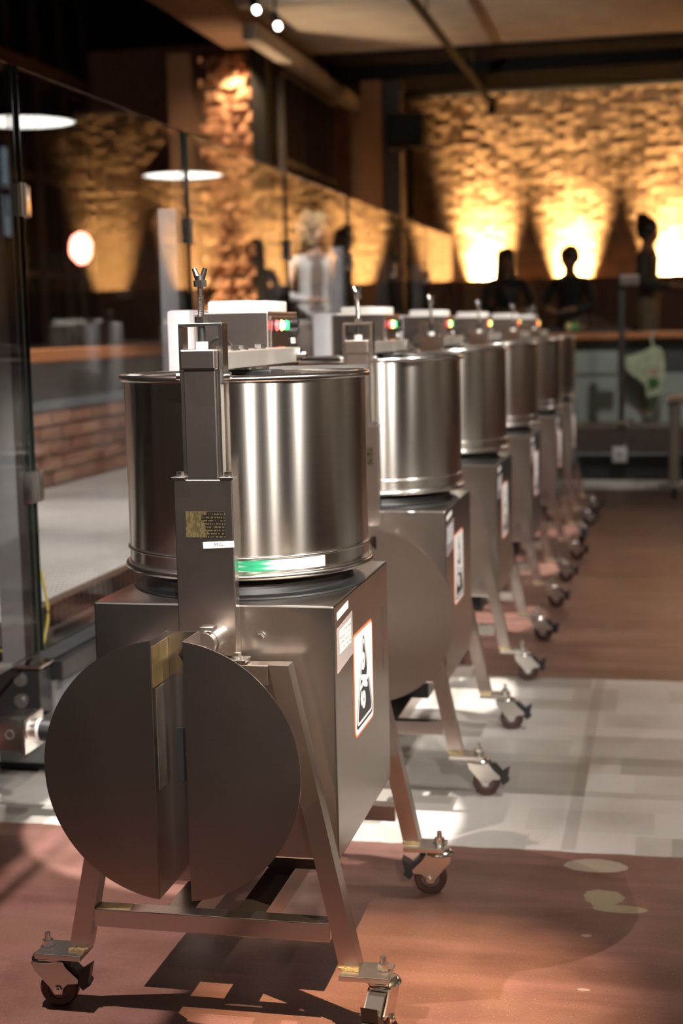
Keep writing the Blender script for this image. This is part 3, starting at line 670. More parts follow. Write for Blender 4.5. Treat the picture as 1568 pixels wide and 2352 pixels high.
    ts = obj('tension_screw', lathe(rings, 14, (0, 0.095)), M['chrome'], g, 30)
    obj('nut', hexnut((0, 0.095, 1.316), (0, 0, 1), 0.0125, 0.012), M['chrome'], ts)
    obj('lock_nut', hexnut((0, 0.095, 1.382), (0, 0, 1), 0.0125, 0.012), M['chrome'], ts)
    wg = bmesh.new()
    for s in (-1, 1): cyl((s*0.003, 0.095, 1.394), (s*0.011, 0.095, 1.416), 0.006, 0.0045, n=12, bm=wg)
    cyl((0, 0.095, 1.39), (0, 0.095, 1.402), 0.009, n=14, bm=wg)
    obj('wing_nut', wg, M['chrome'], ts, 40)
    # arm over the drum
    am = obj('arm', B(-0.038, 0.040, 0.119, 0.69, 1.2295, 1.262, 0.002), M['alu'], g)
    for y in (0.165, 0.235, 0.262, 0.32, 0.45):
        bm = cyl((0.012, y, 1.262), (0.012, y, 1.265), 0.0125, n=16); hexnut((0.012, y, 1.265), (0, 0, 1), 0.010, 0.007, bm=bm)
        obj('bolt', bm, M['chrome'], am)
    bm = hexnut((0.040, 0.655, 1.246), (1, 0, 0), 0.015, 0.010); cyl((0.05, 0.655, 1.246), (0.062, 0.655, 1.246), 0.007, n=14, bm=bm); obj('end_bolt', bm, M['chrome'], am)
    obj('arm_post', B(-0.03, 0.03, 0.66, 0.715, 0.690, 1.2295, 0.002), M['steel_sat'], g)
    # control box behind the drum
    cb = obj('control_box', B(-0.215, -0.040, 0.716, 0.985, 0.80, 1.343, 0.003), M['steel_sat'], g)
    obj('cover', B(-0.272, -0.2155, 0.690, 0.97, 0.80, 1.350, 0.010), M['greyplate'], cb, 40)
    obj('box_bracket', B(-0.10, -0.06, 0.69, 0.716, 0.68, 1.0), M['steel_sat'], cb)
    lid = obj('vent_lid', B(-0.190, -0.050, 0.745, 0.93, 1.343, 1.368, 0.004), M['white'], cb, 40)
    bm = bmesh.new()
    for i in range(13): B(-0.183+i*0.0073, -0.180+i*0.0073, 0.743, 0.93, 1.358, 1.3695, bm=bm)
    obj('ridges', bm, M['white'], lid)
    fan = obj('fan_vent', torus(0.030, 0, 0.003, 32, 6), M['black'], cb); fan.matrix_local = Matrix.Translation((-0.155, 0.714, 1.255)) @ Matrix.Rotation(PI/2, 4, 'X')
    pn = obj('control_panel', B(-0.040, -0.0375, 0.735, 0.975, 1.20, 1.332, 0.0008), M['steel'], cb)
    for y, mt, nm in ((0.768, 'red_lit', 'red_indicator'), (0.812, 'amber_lit', 'amber_indicator'), (0.856, 'green_lit', 'green_indicator')):
        bz = obj('bezel', cyl((-0.0375, y, 1.311), (-0.034, y, 1.311), 0.0155, n=20), M['black'], cb, 40)
        obj(nm, cyl((-0.034, y, 1.311), (-0.028, y, 1.311), 0.0125, 0.010, n=20), M[mt], cb, 40)
    for y, z in ((0.935, 1.318), (0.935, 1.298)): obj('knob', cyl((-0.0375, y, z), (-0.024, y, z), 0.010, n=16), M['black'], cb, 40)
    obj('tag', B(-0.0375, -0.037, 0.915, 0.955, 1.268, 1.282), M['paper'], cb)
    obj('rocker_switch', B(-0.0375, -0.030, 0.80, 0.83, 1.245, 1.262, 0.002), plain('red_switch', (0.5, 0.02, 0.02), 0.4), cb)
    # round guard in two halves with a channel between
    R_, cx, cz, yf, yb = 0.236, -0.008, 0.534, -0.145, -0.052
    x0, x1 = cx-0.029, cx+0.031
    def half(side):
        P_ = []
        if side > 0: a0 = math.asin(1) - math.asin((x1-cx)/R_); rngs = [a0-2*a0*i/48 for i in range(49)]
        else:
            a0 = math.asin(1) - math.asin((cx-x0)/R_); rngs = [PI+a0-2*a0*i/48 for i in range(49)]
        return [(cx+R_*math.cos(t_), cz+R_*math.sin(t_)) for t_ in rngs]
    gd = obj('belt_guard', prism(half(1), 'y', yf, yf+0.0022), M['steel_sat'], g)
    obj('guard_half', prism(half(-1), 'y', yf, yf+0.0022), M['steel_sat'], gd)
    hz = math.sqrt(R_**2-0.03**2)
    for x in (x0, x1): obj('channel_side', B(x-0.001, x+0.001, yf+0.0022, yb, cz-hz, cz+hz), M['steel_sat'], gd)
    obj('channel_back', B(x0-0.001, x1+0.001, yb, yb+0.0022, cz-hz, cz+hz-0.002), M['steel'], gd)
    obj('tape_patch', B(x0+0.0011, x0+0.0018, yf+0.006, yb-0.002, cz+hz-0.085, cz+hz-0.012), M['tape'], gd)
    obj('plastic_strip', B(x0+0.0011, x0+0.0020, yf+0.02, yb-0.03, cz-0.04, cz+hz-0.09), M['tape2'], gd)
    cv = obj('cover_plate', B(x0+0.012, x1-0.002, yb-0.0022, yb-0.0002, cz-0.045, cz+0.055), M['blackmetal'], gd)
    obj('screw', cyl((cx+0.006, yb-0.006, cz+0.008), (cx+0.006, yb-0.0022, cz+0.008), 0.006, n=14), M['zinc'], gd, 40)
    obj('screw', cyl((cx+0.016, yb-0.004, cz-0.14), (cx+0.016, yb-0.0002, cz-0.14), 0.004, n=12), M['chrome'], gd, 40)
    obj('oil_stain', prism([(x0+0.02, cz+0.19), (x0+0.03, cz+0.205), (x0+0.05, cz+0.20), (x1-0.003, cz+0.206), (x1-0.004, cz+0.17), (x0+0.045, cz+0.165), (x0+0.03, cz+0.175)], 'y', yb-0.0006, yb-0.0001), plain('dark_grease', (0.02, 0.012, 0.008), 0.35), gd)
    for z in (0.671, 0.40): obj('guard_arm', B(-0.02, 0.02, yb+0.0022, 0.0249 if z > 0.6 else 0.0999, z-0.015, z+0.015), M['steel_sat'], gd)
    # clamp knob above the guard
    kb = obj('clamp_knob', cyl((0.020, -0.020, 0.735), (0.020, 0.070, 0.735), 0.022, n=28), M['steel'], g, 40)
    obj('band', lathe([(0.0225, -0.012), (0.0245, -0.012), (0.0245, 0.012), (0.0225, 0.012)], 28, closed=True), M['chrome'], kb, 40).matrix_local = Matrix.Translation((0.020, 0.012, 0.735)) @ Matrix.Rotation(PI/2, 4, 'X')
    obj('buckle', B(0.008, 0.034, -0.008, 0.026, 0.7565, 0.765, 0.002), M['chrome'], kb, 40)
    obj('screw', cyl((0.018, -0.026, 0.727), (0.018, -0.020, 0.727), 0.006, n=14), M['chrome'], kb, 40)
    # stickers on the side
    X0 = 0.2372
    sg = sticker_prism('warning_sign', rrect(0.268, 0.456, 0.486, 0.697, 0.016), X0, 0.0005, M['orange'], g)
    sticker_prism('sign_face', rrect(0.2725, 0.4515, 0.4905, 0.6925, 0.013), X0+0.0005, 0.0003, M['paper'], sg)
    sticker_prism('triangle', rtri(0.362, 0.500, 0.690, 0.088, 0.022), X0+0.0008, 0.0002, M['ink'], sg)
    sticker_prism('triangle_line', rtri(0.362, 0.506, 0.681, 0.0785, 0.018), X0+0.0010, 0.0002, M['paper'], sg)
    sticker_prism('triangle_field', rtri(0.362, 0.5115, 0.672, 0.071, 0.016), X0+0.0012, 0.0002, M['ink'], sg)
    circ = lambda u, v, r: [(u+r*math.cos(2*PI*i/22), v+r*math.sin(2*PI*i/22)) for i in range(22)]
    for u, v in ((0.352, 0.628), (0.352, 0.548)):
        sticker_prism('roller_mark', circ(u, v, 0.0185), X0+0.0014, 0.0002, M['paper'], sg)
        sticker_prism('roller_pin', circ(u, v, 0.004), X0+0.0016, 0.0002, M['ink'], sg)
    sticker_prism('hand_mark', [(0.420, 0.607), (0.395, 0.612), (0.385, 0.592), (0.352, 0.600), (0.322, 0.606), (0.322, 0.598), (0.345, 0.588), (0.320, 0.580), (0.322, 0.573), (0.350, 0.579), (0.362, 0.572), (0.388, 0.566), (0.394, 0.572), (0.384, 0.580), (0.425, 0.586)], X0+0.0014, 0.0002, M['paper'], sg)
    sticker_prism('finger_mark', [(0.330, 0.570), (0.338, 0.568), (0.330, 0.555), (0.333, 0.542), (0.326, 0.541), (0.321, 0.556)], X0+0.0014, 0.0002, M['paper'], sg)
    cs = sticker_prism('card_sleeve', [(0.122, 0.655), (0.262, 0.664), (0.262, 0.749), (0.122, 0.740)], X0, 0.0004, M['sleeve'], g)
    sticker_prism('card', [(0.142, 0.688), (0.245, 0.690), (0.245, 0.738), (0.142, 0.733)], X0+0.0004, 0.0003, M['card'], cs)
    sticker_prism('label_strip', [(0.128, 0.756), (0.226, 0.762), (0.226, 0.776), (0.128, 0.770)], X0, 0.0004, M['paper'], g)
    # casters
    cs_ = []
    for yo in (0.030, 0.722):
        for s in (-1, 1): cs_.append(caster(g, s*0.333, yo, 0))
    return g
def copy_tree(o, parent=None):
    c = o.copy(); COL.objects.link(c); c.parent = parent
    for ch in list(o.children): copy_tree(ch, c)
    return c
G0 = build_grinder()
OFF = [0.0, 1.43, 2.80, 4.24, 5.66, 7.06]
XO = [0.0, 0.0, -0.008, -0.01, 0.004, 0.0]
GL = ['nearest stainless grinder, with M.G tag and a green and white drum band',
      'second stainless chocolate grinder from the front of the row', 'third stainless chocolate grinder from the front of the row',
      'fourth stainless chocolate grinder from the front of the row', 'fifth stainless chocolate grinder from the front of the row',
      'sixth and farthest stainless chocolate grinder, mostly hidden behind the row']
ANG = [[0.15, -PI/2-0.15, 0.3, PI+0.05]]+[[0.2, -0.02, 0.4, 0.05], [0.3, 0.08, 0.1, -0.06], [0.0, 0.05, 0.3, 0.12], [0.2, 0.02, 0.3, -1.2], [0.2, 0.3, 0.3, 0.2]]
grs = []
for i in range(6):
    g = G0 if i == 0 else copy_tree(G0)
    g.location = (-0.840+XO[i], 2.55+OFF[i], 0.0); g['label'] = GL[i]; g['group'] = 'row of melanging grinders'
    for c_, a_ in zip([c for c in g.children if c.name.startswith('caster')], ANG[i]): c_.rotation_euler = (0, 0, a_)
    if i == 1: [c for c in g.children if c.name.startswith('belt_guard')][0].location.x = 0.065
    grs.append(g)
g = grs[0]
# what only the nearest grinder carries
bm = bmesh.new(); n = 28; a0, a1 = math.radians(-86), math.radians(-38); R_ = 0.2462
for i in range(n):
    q = []
    for (aa, z) in ((a0+(a1-a0)*i/n, 0.8445), (a0+(a1-a0)*(i+1)/n, 0.8445), (a0+(a1-a0)*(i+1)/n, 0.8655), (a0+(a1-a0)*i/n, 0.8655)):
        q.append(bm.verts.new((R_*math.cos(aa), 0.375+R_*math.sin(aa), z)))
    bm.faces.new(q)
bmesh.ops.remove_doubles(bm, verts=bm.verts, dist=1e-5)
obj('drum_sticker', bm, M['sticker'], g, 60, 'green and white band')
lb = obj('name_tag', B(-0.030, 0.030, -0.0004, 0.0004, -0.006, 0.006), M['paper'], g); lb.matrix_local = Matrix.Translation((0.0275, 0.0692, 0.9065)) @ Matrix.Rotation(math.radians(-3.0), 4, 'Y')
cu_ = bpy.data.curves.new('lettering', 'FONT'); cu_.body = 'M.G'; cu_.size = 0.0095; cu_.align_x = 'CENTER'; cu_.align_y = 'CENTER'; cu_.extrude = 0.0001
to = bpy.data.objects.new('lettering_text', cu_); COL.objects.link(to)
bpy.context.view_layer.update(); dg = bpy.context.evaluated_depsgraph_get()
me = bpy.data.meshes.new_from_object(to.evaluated_get(dg)); bpy.data.objects.remove(to)
me.materials.clear(); me.materials.append(M['ink'])
lt = link(bpy.data.objects.new('lettering', me)); lt.parent = lb; lt.matrix_local = Matrix.Translation((0, -0.0006, 0)) @ Matrix.Rotation(PI/2, 4, 'X')

# ------------------------------------------------------------------ people
def skinned(name, V, E_, root, parent=None):
    """V: name -> (pos, rx, ry); E_: list of (a, b). returns evaluated mesh and bone list"""
    names = list(V); idx = {n: i for i, n in enumerate(names)}
    me = bpy.data.meshes.new(name); me.from_pydata([V[n][0] for n in names], [(idx[a], idx[b]) for a, b in E_], [])
    o = bpy.data.objects.new(name, me); COL.objects.link(o)
    o.modifiers.new('skin', 'SKIN'); o.modifiers['skin'].use_smooth_shade = True
    for i, n in enumerate(names):
        sv = me.skin_vertices[0].data[i]; sv.radius = (V[n][1], V[n][2]); sv.use_root = (n == root)
    sb = o.modifiers.new('sub', 'SUBSURF'); sb.levels = 2; sb.render_levels = 2
    bpy.context.view_layer.update(); dg = bpy.context.evaluated_depsgraph_get()
    ev = bpy.data.meshes.new_from_object(o.evaluated_get(dg)); bpy.data.objects.remove(o); bpy.data.meshes.remove(me)
    ev.name = name; return ev
def seg_d(p, a, b):
    ab = b-a; t_ = max(0, min(1, (p-a).dot(ab)/max(ab.length_squared, 1e-9))); return (p-(a+ab*t_)).length
def blob(center, r, seed=0, amp=0.0, freq=6.0, sub=3, scale=(1, 1, 1), keep=None):
    from mathutils import noise as mn
    bm = bmesh.new(); bmesh.ops.create_icosphere(bm, subdivisions=sub, radius=1.0)
    for v in bm.verts:
        d = v.co.copy(); k_ = 1+amp*mn.noise(d*freq+Vector((seed*7.1, 0, 0)))
        v.co = Vector(center)+Vector((d.x*scale[0], d.y*scale[1], d.z*scale[2]))*r*k_
    if keep:
        bmesh.ops.delete(bm, geom=[v for v in bm.verts if not keep(v.co-Vector(center))], context='VERTS')
    return bm
def person(label, loc, rz, sc, mats, hair, arms, lean=0.0, seated=False, headturn=0.0, headtilt=0.0):
    """faces -y; mats: skin, top, inner, legs, shoes, hair; arms: {side: (elbow, wrist, fingerdir)}"""
    t_ = thing('person', label, 'person', loc, rz); t_.scale = (sc, sc, sc)
    V, Es = {}, []
    fw_ = -lean
    def add(n, p, rx, ry=None, link_to=None):
        V[n] = (Vector(p), rx, ry or rx)
        if link_to: Es.append((link_to, n))
    hz_ = 0.94
    add('pelvis', (0, 0, hz_), 0.145, 0.105)
    add('waist', (0, fw_*0.12, hz_+0.17), 0.125, 0.095, 'pelvis')
    add('chest', (0, fw_*0.30, hz_+0.35), 0.155, 0.105, 'waist')
    add('collar', (0, fw_*0.42, hz_+0.485), 0.085, 0.07, 'chest')
    add('neck', (0, fw_*0.48, hz_+0.545), 0.048, 0.05, 'collar')
    H = Vector((0, fw_*0.56-0.01, hz_+0.622))
    ct, st = math.cos(headturn), math.sin(headturn)
    def hp(x, y, z):
        y2 = y*math.cos(headtilt)-z*math.sin(headtilt); z2 = y*math.sin(headtilt)+z*math.cos(headtilt)
        return (H.x+x*ct-y2*st, H.y+x*st+y2*ct, H.z+z2)
    add('jaw', hp(0, -0.012, -0.035), 0.060, 0.066, 'neck')
    add('skull', hp(0, 0.004, 0.035), 0.078, 0.090, 'jaw')
    add('crown', hp(0, 0.010, 0.105), 0.048, 0.055, 'skull')
    add('nose', hp(0, -0.098, 0.0), 0.011, 0.014, 'jaw')
    for s, sd in ((-1, 'l'), (1, 'r')):
        add('sh'+sd, (s*0.165, fw_*0.40+0.01, hz_+0.445), 0.062, 0.058, 'chest')
        el, wr, fd = [Vector(q) for q in arms[sd]]
        add('el'+sd, el, 0.044, 0.044, 'sh'+sd); add('wr'+sd, wr, 0.029, 0.026, 'el'+sd)
        fd = fd.normalized(); side = fd.cross(Vector((0, 0, 1))); side = side.normalized() if side.length > 0.1 else Vector((1, 0, 0)); nrm = side.cross(fd)
        pm = wr+fd*0.065; add('pa'+sd, pm, 0.036, 0.017, 'wr'+sd)
        for k_, (o_, ln) in enumerate(((-0.027, 0.062), (-0.009, 0.075), (0.009, 0.070), (0.027, 0.055))):
            b1 = pm+fd*0.032+side*o_; add('f%s%d' % (sd, k_), b1, 0.0088, 0.0088, 'pa'+sd)
            add('g%s%d' % (sd, k_), b1+fd*ln*0.55-nrm*0.014, 0.008, 0.008, 'f%s%d' % (sd, k_))
            add('h%s%d' % (sd, k_), b1+fd*ln*0.80-nrm*0.038, 0.007, 0.007, 'g%s%d' % (sd, k_))
        add('t%s' % sd, wr+fd*0.045+side*s*0.040-nrm*0.012, 0.010, 0.010, 'wr'+sd); add('u%s' % sd, wr+fd*0.085+side*s*0.045-nrm*0.028, 0.0085, 0.0085, 't'+sd)
        add('hip'+sd, (s*0.085, 0, hz_-0.06), 0.088, 0.088, 'pelvis')
        if seated:
            add('kn'+sd, (s*0.11, -0.42, hz_-0.02), 0.060, 0.058, 'hip'+sd); add('an'+sd, (s*0.11, -0.36, hz_-0.46), 0.040, 0.042, 'kn'+sd); add('to'+sd, (s*0.12, -0.50, hz_-0.51), 0.036, 0.026, 'an'+sd)
        else:
            add('kn'+sd, (s*0.095, -0.015, 0.50), 0.058, 0.060, 'hip'+sd); add('an'+sd, (s*0.10, 0.02, 0.085), 0.038, 0.040, 'kn'+sd); add('to'+sd, (s*0.115, -0.14, 0.032), 0.038, 0.028, 'an'+sd)
    me = skinned('body', V, Es, 'pelvis')
    for m_ in ('skin', 'top', 'inner', 'legs', 'shoes'): me.materials.append(mats[m_])
    def cls(a, b):
        n_ = b
        if n_ in ('jaw', 'skull', 'crown', 'nose', 'neck') or n_[:2] in ('pa',) or (n_[0] in 'fghtu' and n_[-1] in '0123') or n_ in ('tl', 'tr', 'ul', 'ur'): return 0
        if n_[:2] in ('hi', 'kn'): return 3
        if n_[:2] == 'an': return 3
        if n_[:2] == 'to': return 4
        return 1
    segs = [(V[a][0], V[b][0], cls(a, b)) for a, b in Es]
    for p_ in me.polygons:
        c = Vector(p_.center); best = min(segs, key=lambda q: seg_d(c, q[0], q[1])); k_ = best[2]
        if k_ == 1 and c.y < fw_*0.3-0.03 and abs(c.x) < 0.055 and c.z > hz_+0.05: k_ = 2
        p_.material_index = k_
    me.shade_smooth()
    o = link(bpy.data.objects.new('body', me)); o.parent = t_
    for s in (-1, 1):
        bm = blob(hp(s*0.032, -0.078, 0.022), 0.011, sub=2); obj('eye', bm, M['ink'], t_, 60)
        bm = blob(hp(s*0.078, 0.01, 0.0), 0.03, sub=2, scale=(0.35, 0.7, 1.0)); obj('ear', bm, mats['skin'], t_, 60)
    obj('mouth', blob(hp(0, -0.078, -0.048), 0.02, sub=2, scale=(1.1, 0.35, 0.3)), plain('lips', (0.35, 0.12, 0.10), 0.5), t_, 60)
    # hair
    if hair == 'curly':
        bm = blob(hp(0, 0.040, 0.050), 0.112, 3, 0.22, 4.5, 3, (1.0, 0.95, 1.02))
        for k_ in range(44):
            a_ = k_*2.4; zz = -0.10+0.24*(k_ % 9)/8; rr = 0.100*math.sqrt(max(0.12, 1-((zz-0.03)/0.16)**2))
            q = Vector((math.cos(a_)*rr, math.sin(a_)*rr+0.045, zz))
            if q.y < -0.035 and zz < 0.075: continue
            b2 = blob(hp(q.x, q.y, q.z), 0.034, k_, 0.25, 5, 2); mm = bpy.data.meshes.new('t'); b2.to_mesh(mm); b2.free(); bm.from_mesh(mm); bpy.data.meshes.remove(mm)
    elif hair == 'long':
        bm = blob(hp(0, 0.034, 0.048), 0.106, 2, 0.06, 3, 3, (0.95, 1.0, 1.05))
        cyl(hp(0, 0.055, 0.05), (H.x, H.y+0.10, H.z-0.30), 0.095, 0.13, 18, bm)
    else:
        bm = blob(hp(0, 0.032, 0.052), 0.108, 2, 0.06, 3, 3, (0.92, 1.0, 1.05))
        if hair == 'bun':
            b2 = blob(hp(0, 0.085, 0.135), 0.062, 4, 0.2, 4, 3, (1, 1, 0.9)); mm = bpy.data.meshes.new('t'); b2.to_mesh(mm); b2.free(); bm.from_mesh(mm); bpy.data.meshes.remove(mm)
    obj('hair', bm, mats['hair'], t_, 70)
    return t_, V, H
def cloth(n, c, var=0.12): return plain(n, c, 0.85, 0, var, 14)
SK = plain('skin_light', (0.50, 0.29, 0.20), 0.5, 0, 0.05); SK2 = plain('skin_mid', (0.26, 0.13, 0.085), 0.5, 0, 0.05)
DK = cloth('black_cloth', (0.012, 0.011, 0.012)); NAVY = cloth('navy_cloth', (0.03, 0.035, 0.05)); SHOE = plain('shoe_leather', (0.02, 0.016, 0.014), 0.4)
BLZ = cloth('pale_blazer', (0.62, 0.60, 0.60), 0.05); TAUPE = cloth('taupe_knit', (0.20, 0.16, 0.145)); BLUE = cloth('pale_blue_shirt', (0.42, 0.47, 0.58), 0.06); KHA = cloth('khaki_cloth', (0.20, 0.15, 0.10))
BLOND = plain('blond_hair', (0.36, 0.25, 0.15), 0.7, 0, 0.35, 30); BLK = plain('black_hair', (0.012, 0.009, 0.008), 0.4, 0, 0.2, 30); BRN = plain('brown_hair', (0.035, 0.02, 0.013), 0.45, 0, 0.2, 30)
DOWN = {'l': ((-0.235, 0.03, 1.12), (-0.235, -0.05, 0.88), (0, -0.05, -1)), 'r': ((0.235, 0.03, 1.12), (0.235, -0.05, 0.88), (0, -0.05, -1))}
def at(px, y, z): p = onY(px, 700, y); return (p.x, y, z)
wl = at(722, 10.8, 0.47)
W, Vw, Hw = person('woman with curly blond hair in a pale blazer, holding a drink behind the glass', wl, math.radians(25), 0.965, dict(skin=SK, top=BLZ, inner=TAUPE, legs=TAUPE, shoes=SHOE, hair=BLOND), 'curly',
    {'l': ((-0.255, -0.02, 1.13), (-0.10, -0.27, 1.07), (0.9, -0.3, 0.15)), 'r': ((0.255, -0.02, 1.13), (0.13, -0.30, 1.10), (-0.35, -0.8, 0.2))}, lean=0.12, headturn=math.radians(35), headtilt=math.radians(22))
dk_ = thing('drink_glass', 'small glass of red drink in the hand of the woman in the blazer', 'drink', W.location)
dk_.rotation_euler = W.rotation_euler
hp_ = Vector((0.115, -0.40, 1.13))*0.965; dk_.location = Vector(wl)+Matrix.Rotation(math.radians(25), 3, 'Z') @ hp_
obj('cup', lathe([(0.0, -0.05), (0.026, -0.05), (0.034, 0.045), (0.031, 0.045), (0.024, -0.044), (0.0, -0.044)], 20), M['white'], dk_, 40)
obj('drink', lathe([(0.0, 0.03), (0.0315, 0.03), (0.0325, 0.052), (0.0, 0.052)], 20), plain('red_drink', (0.45, 0.05, 0.03), 0.25), dk_, 40)
person('long-haired person in black, seen mirrored in the glass beside the blond woman', (0.74, 15.3, 0.44), math.radians(170), 1.06, dict(skin=SK2, top=DK, inner=DK, legs=DK, shoes=SHOE, hair=BLK), 'long', DOWN)
seatarms = {'l': ((-0.24, -0.10, 1.14), (-0.13, -0.36, 1.10), (0.6, -0.6, 0)), 'r': ((0.24, -0.10, 1.14), (0.13, -0.36, 1.10), (-0.6, -0.6, 0))}
SY = 14.75
person('seated person with long dark hair, left of the two at the far table', at(1163, SY, 0.335), math.radians(12), 1.0, dict(skin=SK2, top=DK, inner=DK, legs=DK, shoes=SHOE, hair=BRN), 'long', seatarms, seated=True, lean=0.1)
person('seated person with short hair in black, right of the two at the far table', at(1312, SY, 0.335), math.radians(-12), 1.0, dict(skin=SK2, top=DK, inner=DK, legs=DK, shoes=SHOE, hair=BRN), 'short', seatarms, seated=True, lean=0.12)
p6, V6, H6 = person('standing person with a hair bun and dark printed T-shirt at the right edge', at(1487, 15.3, 0.44), math.radians(75), 1.10, dict(skin=SK2, top=cloth('charcoal_shirt', (0.035, 0.030, 0.028)), inner=cloth('charcoal_shirt_front', (0.035, 0.030, 0.028)), legs=KHA, shoes=SHOE, hair=BLK), 'bun',
    {'l': ((-0.235, 0.0, 1.13), (-0.16, -0.25, 1.10), (0.2, -1, 0)), 'r': ((0.235, 0.0, 1.13), (0.16, -0.25, 1.10), (-0.2, -1, 0))}, headtilt=math.radians(10))
for px, side in ((1163, 'left'), (1312, 'right')):
    q = at(px, SY, 0.44)
    st_ = thing('bar_stool', 'dark bar stool under the seated person on the %s at the far table' % side, 'stool', q)
    obj('seat', cyl((0, 0, 0.68), (0, 0, 0.72), 0.17, n=28), M['blackmetal'], st_, 40)
    for a_ in range(4):
        c_, s_ = math.cos(a_*PI/2+0.78), math.sin(a_*PI/2+0.78); obj('leg', cyl((c_*0.11, s_*0.11, 0.68), (c_*0.2, s_*0.2, 0.0), 0.014, n=10), M['blackmetal'], st_)
tb = thing('high_table', 'dark high table in front of the seated pair', 'table', (at(1260, 14.05, 0)[0], 14.05, 0.44))
obj('top', B(-0.75, 0.75, -0.22, 0.22, 0.77, 0.80, 0.004), M['blackmetal'], tb)
for sx_ in (-0.68, 0.68):
    for sy_ in (-0.17, 0.17): obj('leg', B(sx_-0.02, sx_+0.02, sy_-0.02, sy_+0.02, 0, 0.77), M['blackmetal'], tb)
for k_, (px, c, lab, h_, r_) in enumerate(((1213, (0.55, 0.53, 0.50), 'pale bottle on the high table, beside the long-haired sitter', 0.20, 0.030), (1320, (0.03, 0.22, 0.06), 'small green glass on the high table', 0.08, 0.03), (1305, (0.45, 0.36, 0.14), 'small amber glass on the high table', 0.07, 0.03))):
    q = at(px, 13.98, 1.241); o = thing('table_bottle' if k_ == 0 else 'table_glass', lab, 'bottle' if k_ == 0 else 'glass', q)
    mt = plain('table_item_%d' % k_, c, 0.2)
    obj('body', lathe([(0, 0), (r_, 0), (r_, h_*0.7), (r_*0.75, h_*0.85), (r_*0.75, h_), (0, h_)], 20), mt, o, 40)
    obj('lip', torus(r_*0.75, h_, 0.003, 20, 6), mt, o)

# ------------------------------------------------------------------ odds and ends
# cream and green bag hung on the far rail
bx = at(1487, 13.1, 0.80)
bg = thing('cloth_bag', 'pale green cloth bag with dark green print hanging by the far half wall', 'bag', bx)
pts = [(-0.02, 0.26), (0.06, 0.30), (0.13, 0.27), (0.15, 0.10), (0.13, -0.10), (0.10, -0.22), (0.02, -0.34), (-0.02, -0.31), (0.02, -0.16), (0.0, -0.02), (-0.14, 0.06), (-0.20, 0.10), (-0.21, 0.22), (-0.12, 0.20)]
bm = prism(pts, 'y', -0.05, 0.05); bmesh.ops.bevel(bm, geom=list(bm.edges), offset=0.02, segments=2, affect='EDGES')
obj('cloth', bm, cloth('pale_green_cloth', (0.36, 0.38, 0.28), 0.25), bg, 60)
obj('print', prism([(0.0, 0.02), (0.09, 0.03), (0.10, -0.05), (0.02, -0.08)], 'y', -0.054, -0.05), plain('leaf_green', (0.03, 0.10, 0.015), 0.7), bg)
obj('print', prism([(0.02, 0.09), (0.10, 0.10), (0.10, 0.05), (0.02, 0.05)], 'y', -0.054, -0.05), plain('dusty_pink', (0.38, 0.22, 0.19), 0.7), bg)
obj('hem', prism([(0.0, -0.14), (0.11, -0.12), (0.06, -0.26), (0.0, -0.30)], 'y', -0.054, -0.05), plain('dark_leaf', (0.035, 0.05, 0.02), 0.7), bg)
obj('strap', tube([(0.05, 0, 0.27), (0.03, 0.02, 0.36), (0.06, 0.06, 0.415)], 0.012, 8), cloth('strap_cloth', (0.3, 0.3, 0.22)), bg, 60)
# steel table at the right edge
q = onZ(1548, 1140, 0)
wt = thing('steel_table', 'stainless work table on castors at the right edge', 'table', (q.x, q.y, 0))
for dx, dy in ((0, 0), (1.1, 0), (0, 0.6), (1.1, 0.6)):
    lg = obj('leg', cyl((dx, dy, 0.08), (dx, dy, 0.70), 0.040 if dy == 0 else 0.03, n=24), M['alu'], wt, 40)
    obj('castor_wheel', cyl((dx-0.015, dy, 0.04), (dx+0.015, dy, 0.04), 0.04, n=20), M['black'], lg, 40)
    obj('collar', cyl((dx, dy, 0.075), (dx, dy, 0.10), 0.043 if dy == 0 else 0.034, n=24), M['white'], lg, 40)
obj('top', B(-0.06, 1.16, -0.06, 0.66, 0.70, 0.735, 0.004), M['steel'], wt)
obj('brace', prism([(-0.05, 0.70), (-0.03, 0.70), (0.005, 0.30), (-0.015, 0.30)], 'y', 0.04, 0.06), M['blackmetal'], wt)
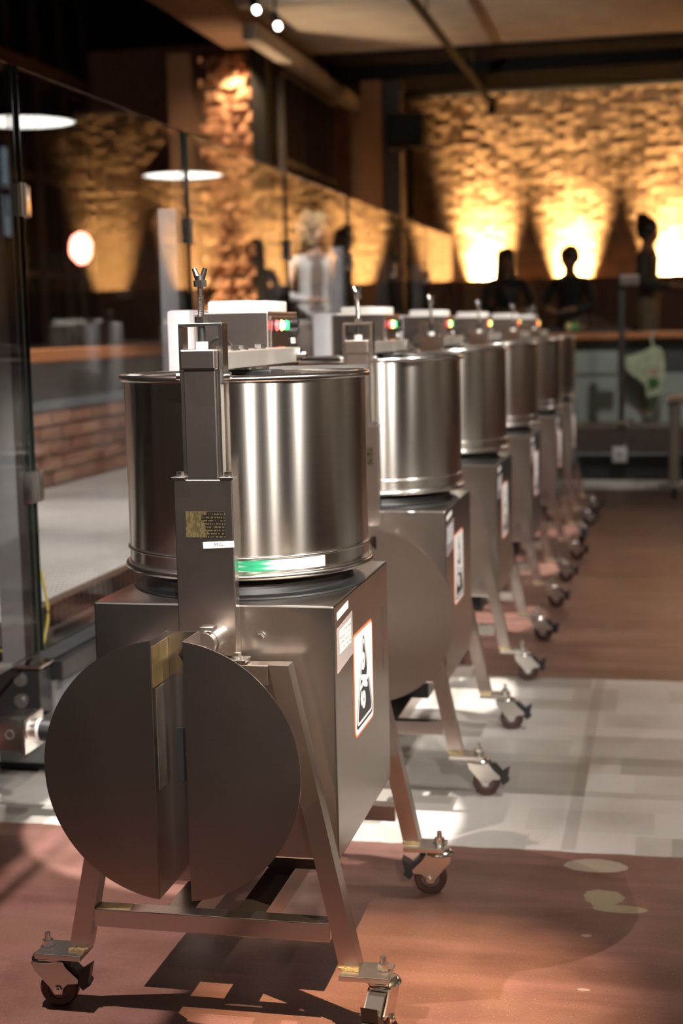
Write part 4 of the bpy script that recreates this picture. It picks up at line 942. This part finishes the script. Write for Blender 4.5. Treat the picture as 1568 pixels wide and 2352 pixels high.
# candles and yellow flowers on the left rail
for k_, (px, py) in enumerate(((468, 690), (497, 692), (508, 684))):
    p = onX(px, py, -3.42); o = thing('candle_jar', ['lit candle jar on the left rail, nearest the threaded screw', 'lit candle jar on the left rail, middle of three', 'lit candle jar on the left rail, right of three'][k_], 'candle', (p.x+0.02*k_, p.y, 1.226), group='candles on the left rail')
    obj('jar', lathe([(0, 0), (0.05, 0), (0.052, 0.11), (0.046, 0.11), (0.044, 0.01), (0, 0.01)], 20), M['white'], o, 40)
    obj('flame_glow', lathe([(0, 0.09), (0.03, 0.10), (0.034, 0.16), (0.02, 0.20), (0, 0.21)], 16), emit('candle_%d' % k_, (1.0, 0.62, 0.20), 7), o, 40)
p = onX(525, 690, -3.42); o = thing('potted_plant', 'small green potted plant beside the candles on the left rail', 'plant', (p.x, p.y-0.5, 1.226))
obj('pot', lathe([(0, 0), (0.05, 0), (0.06, 0.09), (0, 0.09)], 20), M['redbrick'], o, 40)
rnd = random.Random(4)
for k_ in range(9):
    a_ = k_*0.7; l_ = rnd.uniform(0.10, 0.17); d = Vector((math.cos(a_)*0.6, math.sin(a_)*0.6, 1)).normalized(); sdv = Vector((-math.sin(a_), math.cos(a_), 0))*0.016; b0 = Vector((0, 0, 0.085))
    bm = bmesh.new(); vs = [bm.verts.new(x_) for x_ in (b0, b0+d*l_*0.5+sdv, b0+d*l_, b0+d*l_*0.5-sdv)]; bm.faces.new(vs); obj('leaf', bm, plain('leaf', (0.08, 0.18, 0.03), 0.5) if k_ == 0 else bpy.data.materials['leaf'], o)
# red glow beyond the glass, built as a lamp on an added stand
p = onX(186, 570, -5.6)
o = thing('red_glow_lamp', 'red glow beyond the glass at left, on an added dark stand', 'lamp', (p.x, p.y, 0))
obj('added_stand', cyl((0, 0, 0), (0, 0, p.z-0.22), 0.04, n=12), M['blackmetal'], o)
obj('added_stand_base', cyl((0, 0, 0), (0, 0, 0.03), 0.2, n=24), M['blackmetal'], o, 40)
obj('shade', blob((0, 0, p.z), 0.13, 1, 0.12, 2, 3, (0.85, 0.85, 1.2)), emit('red_glow', (1.0, 0.22, 0.16), 9), o, 60)
obj('added_stand_cap', cyl((0, 0, p.z-0.22), (0, 0, p.z-0.18), 0.08, n=18), M['blackmetal'], o, 40)
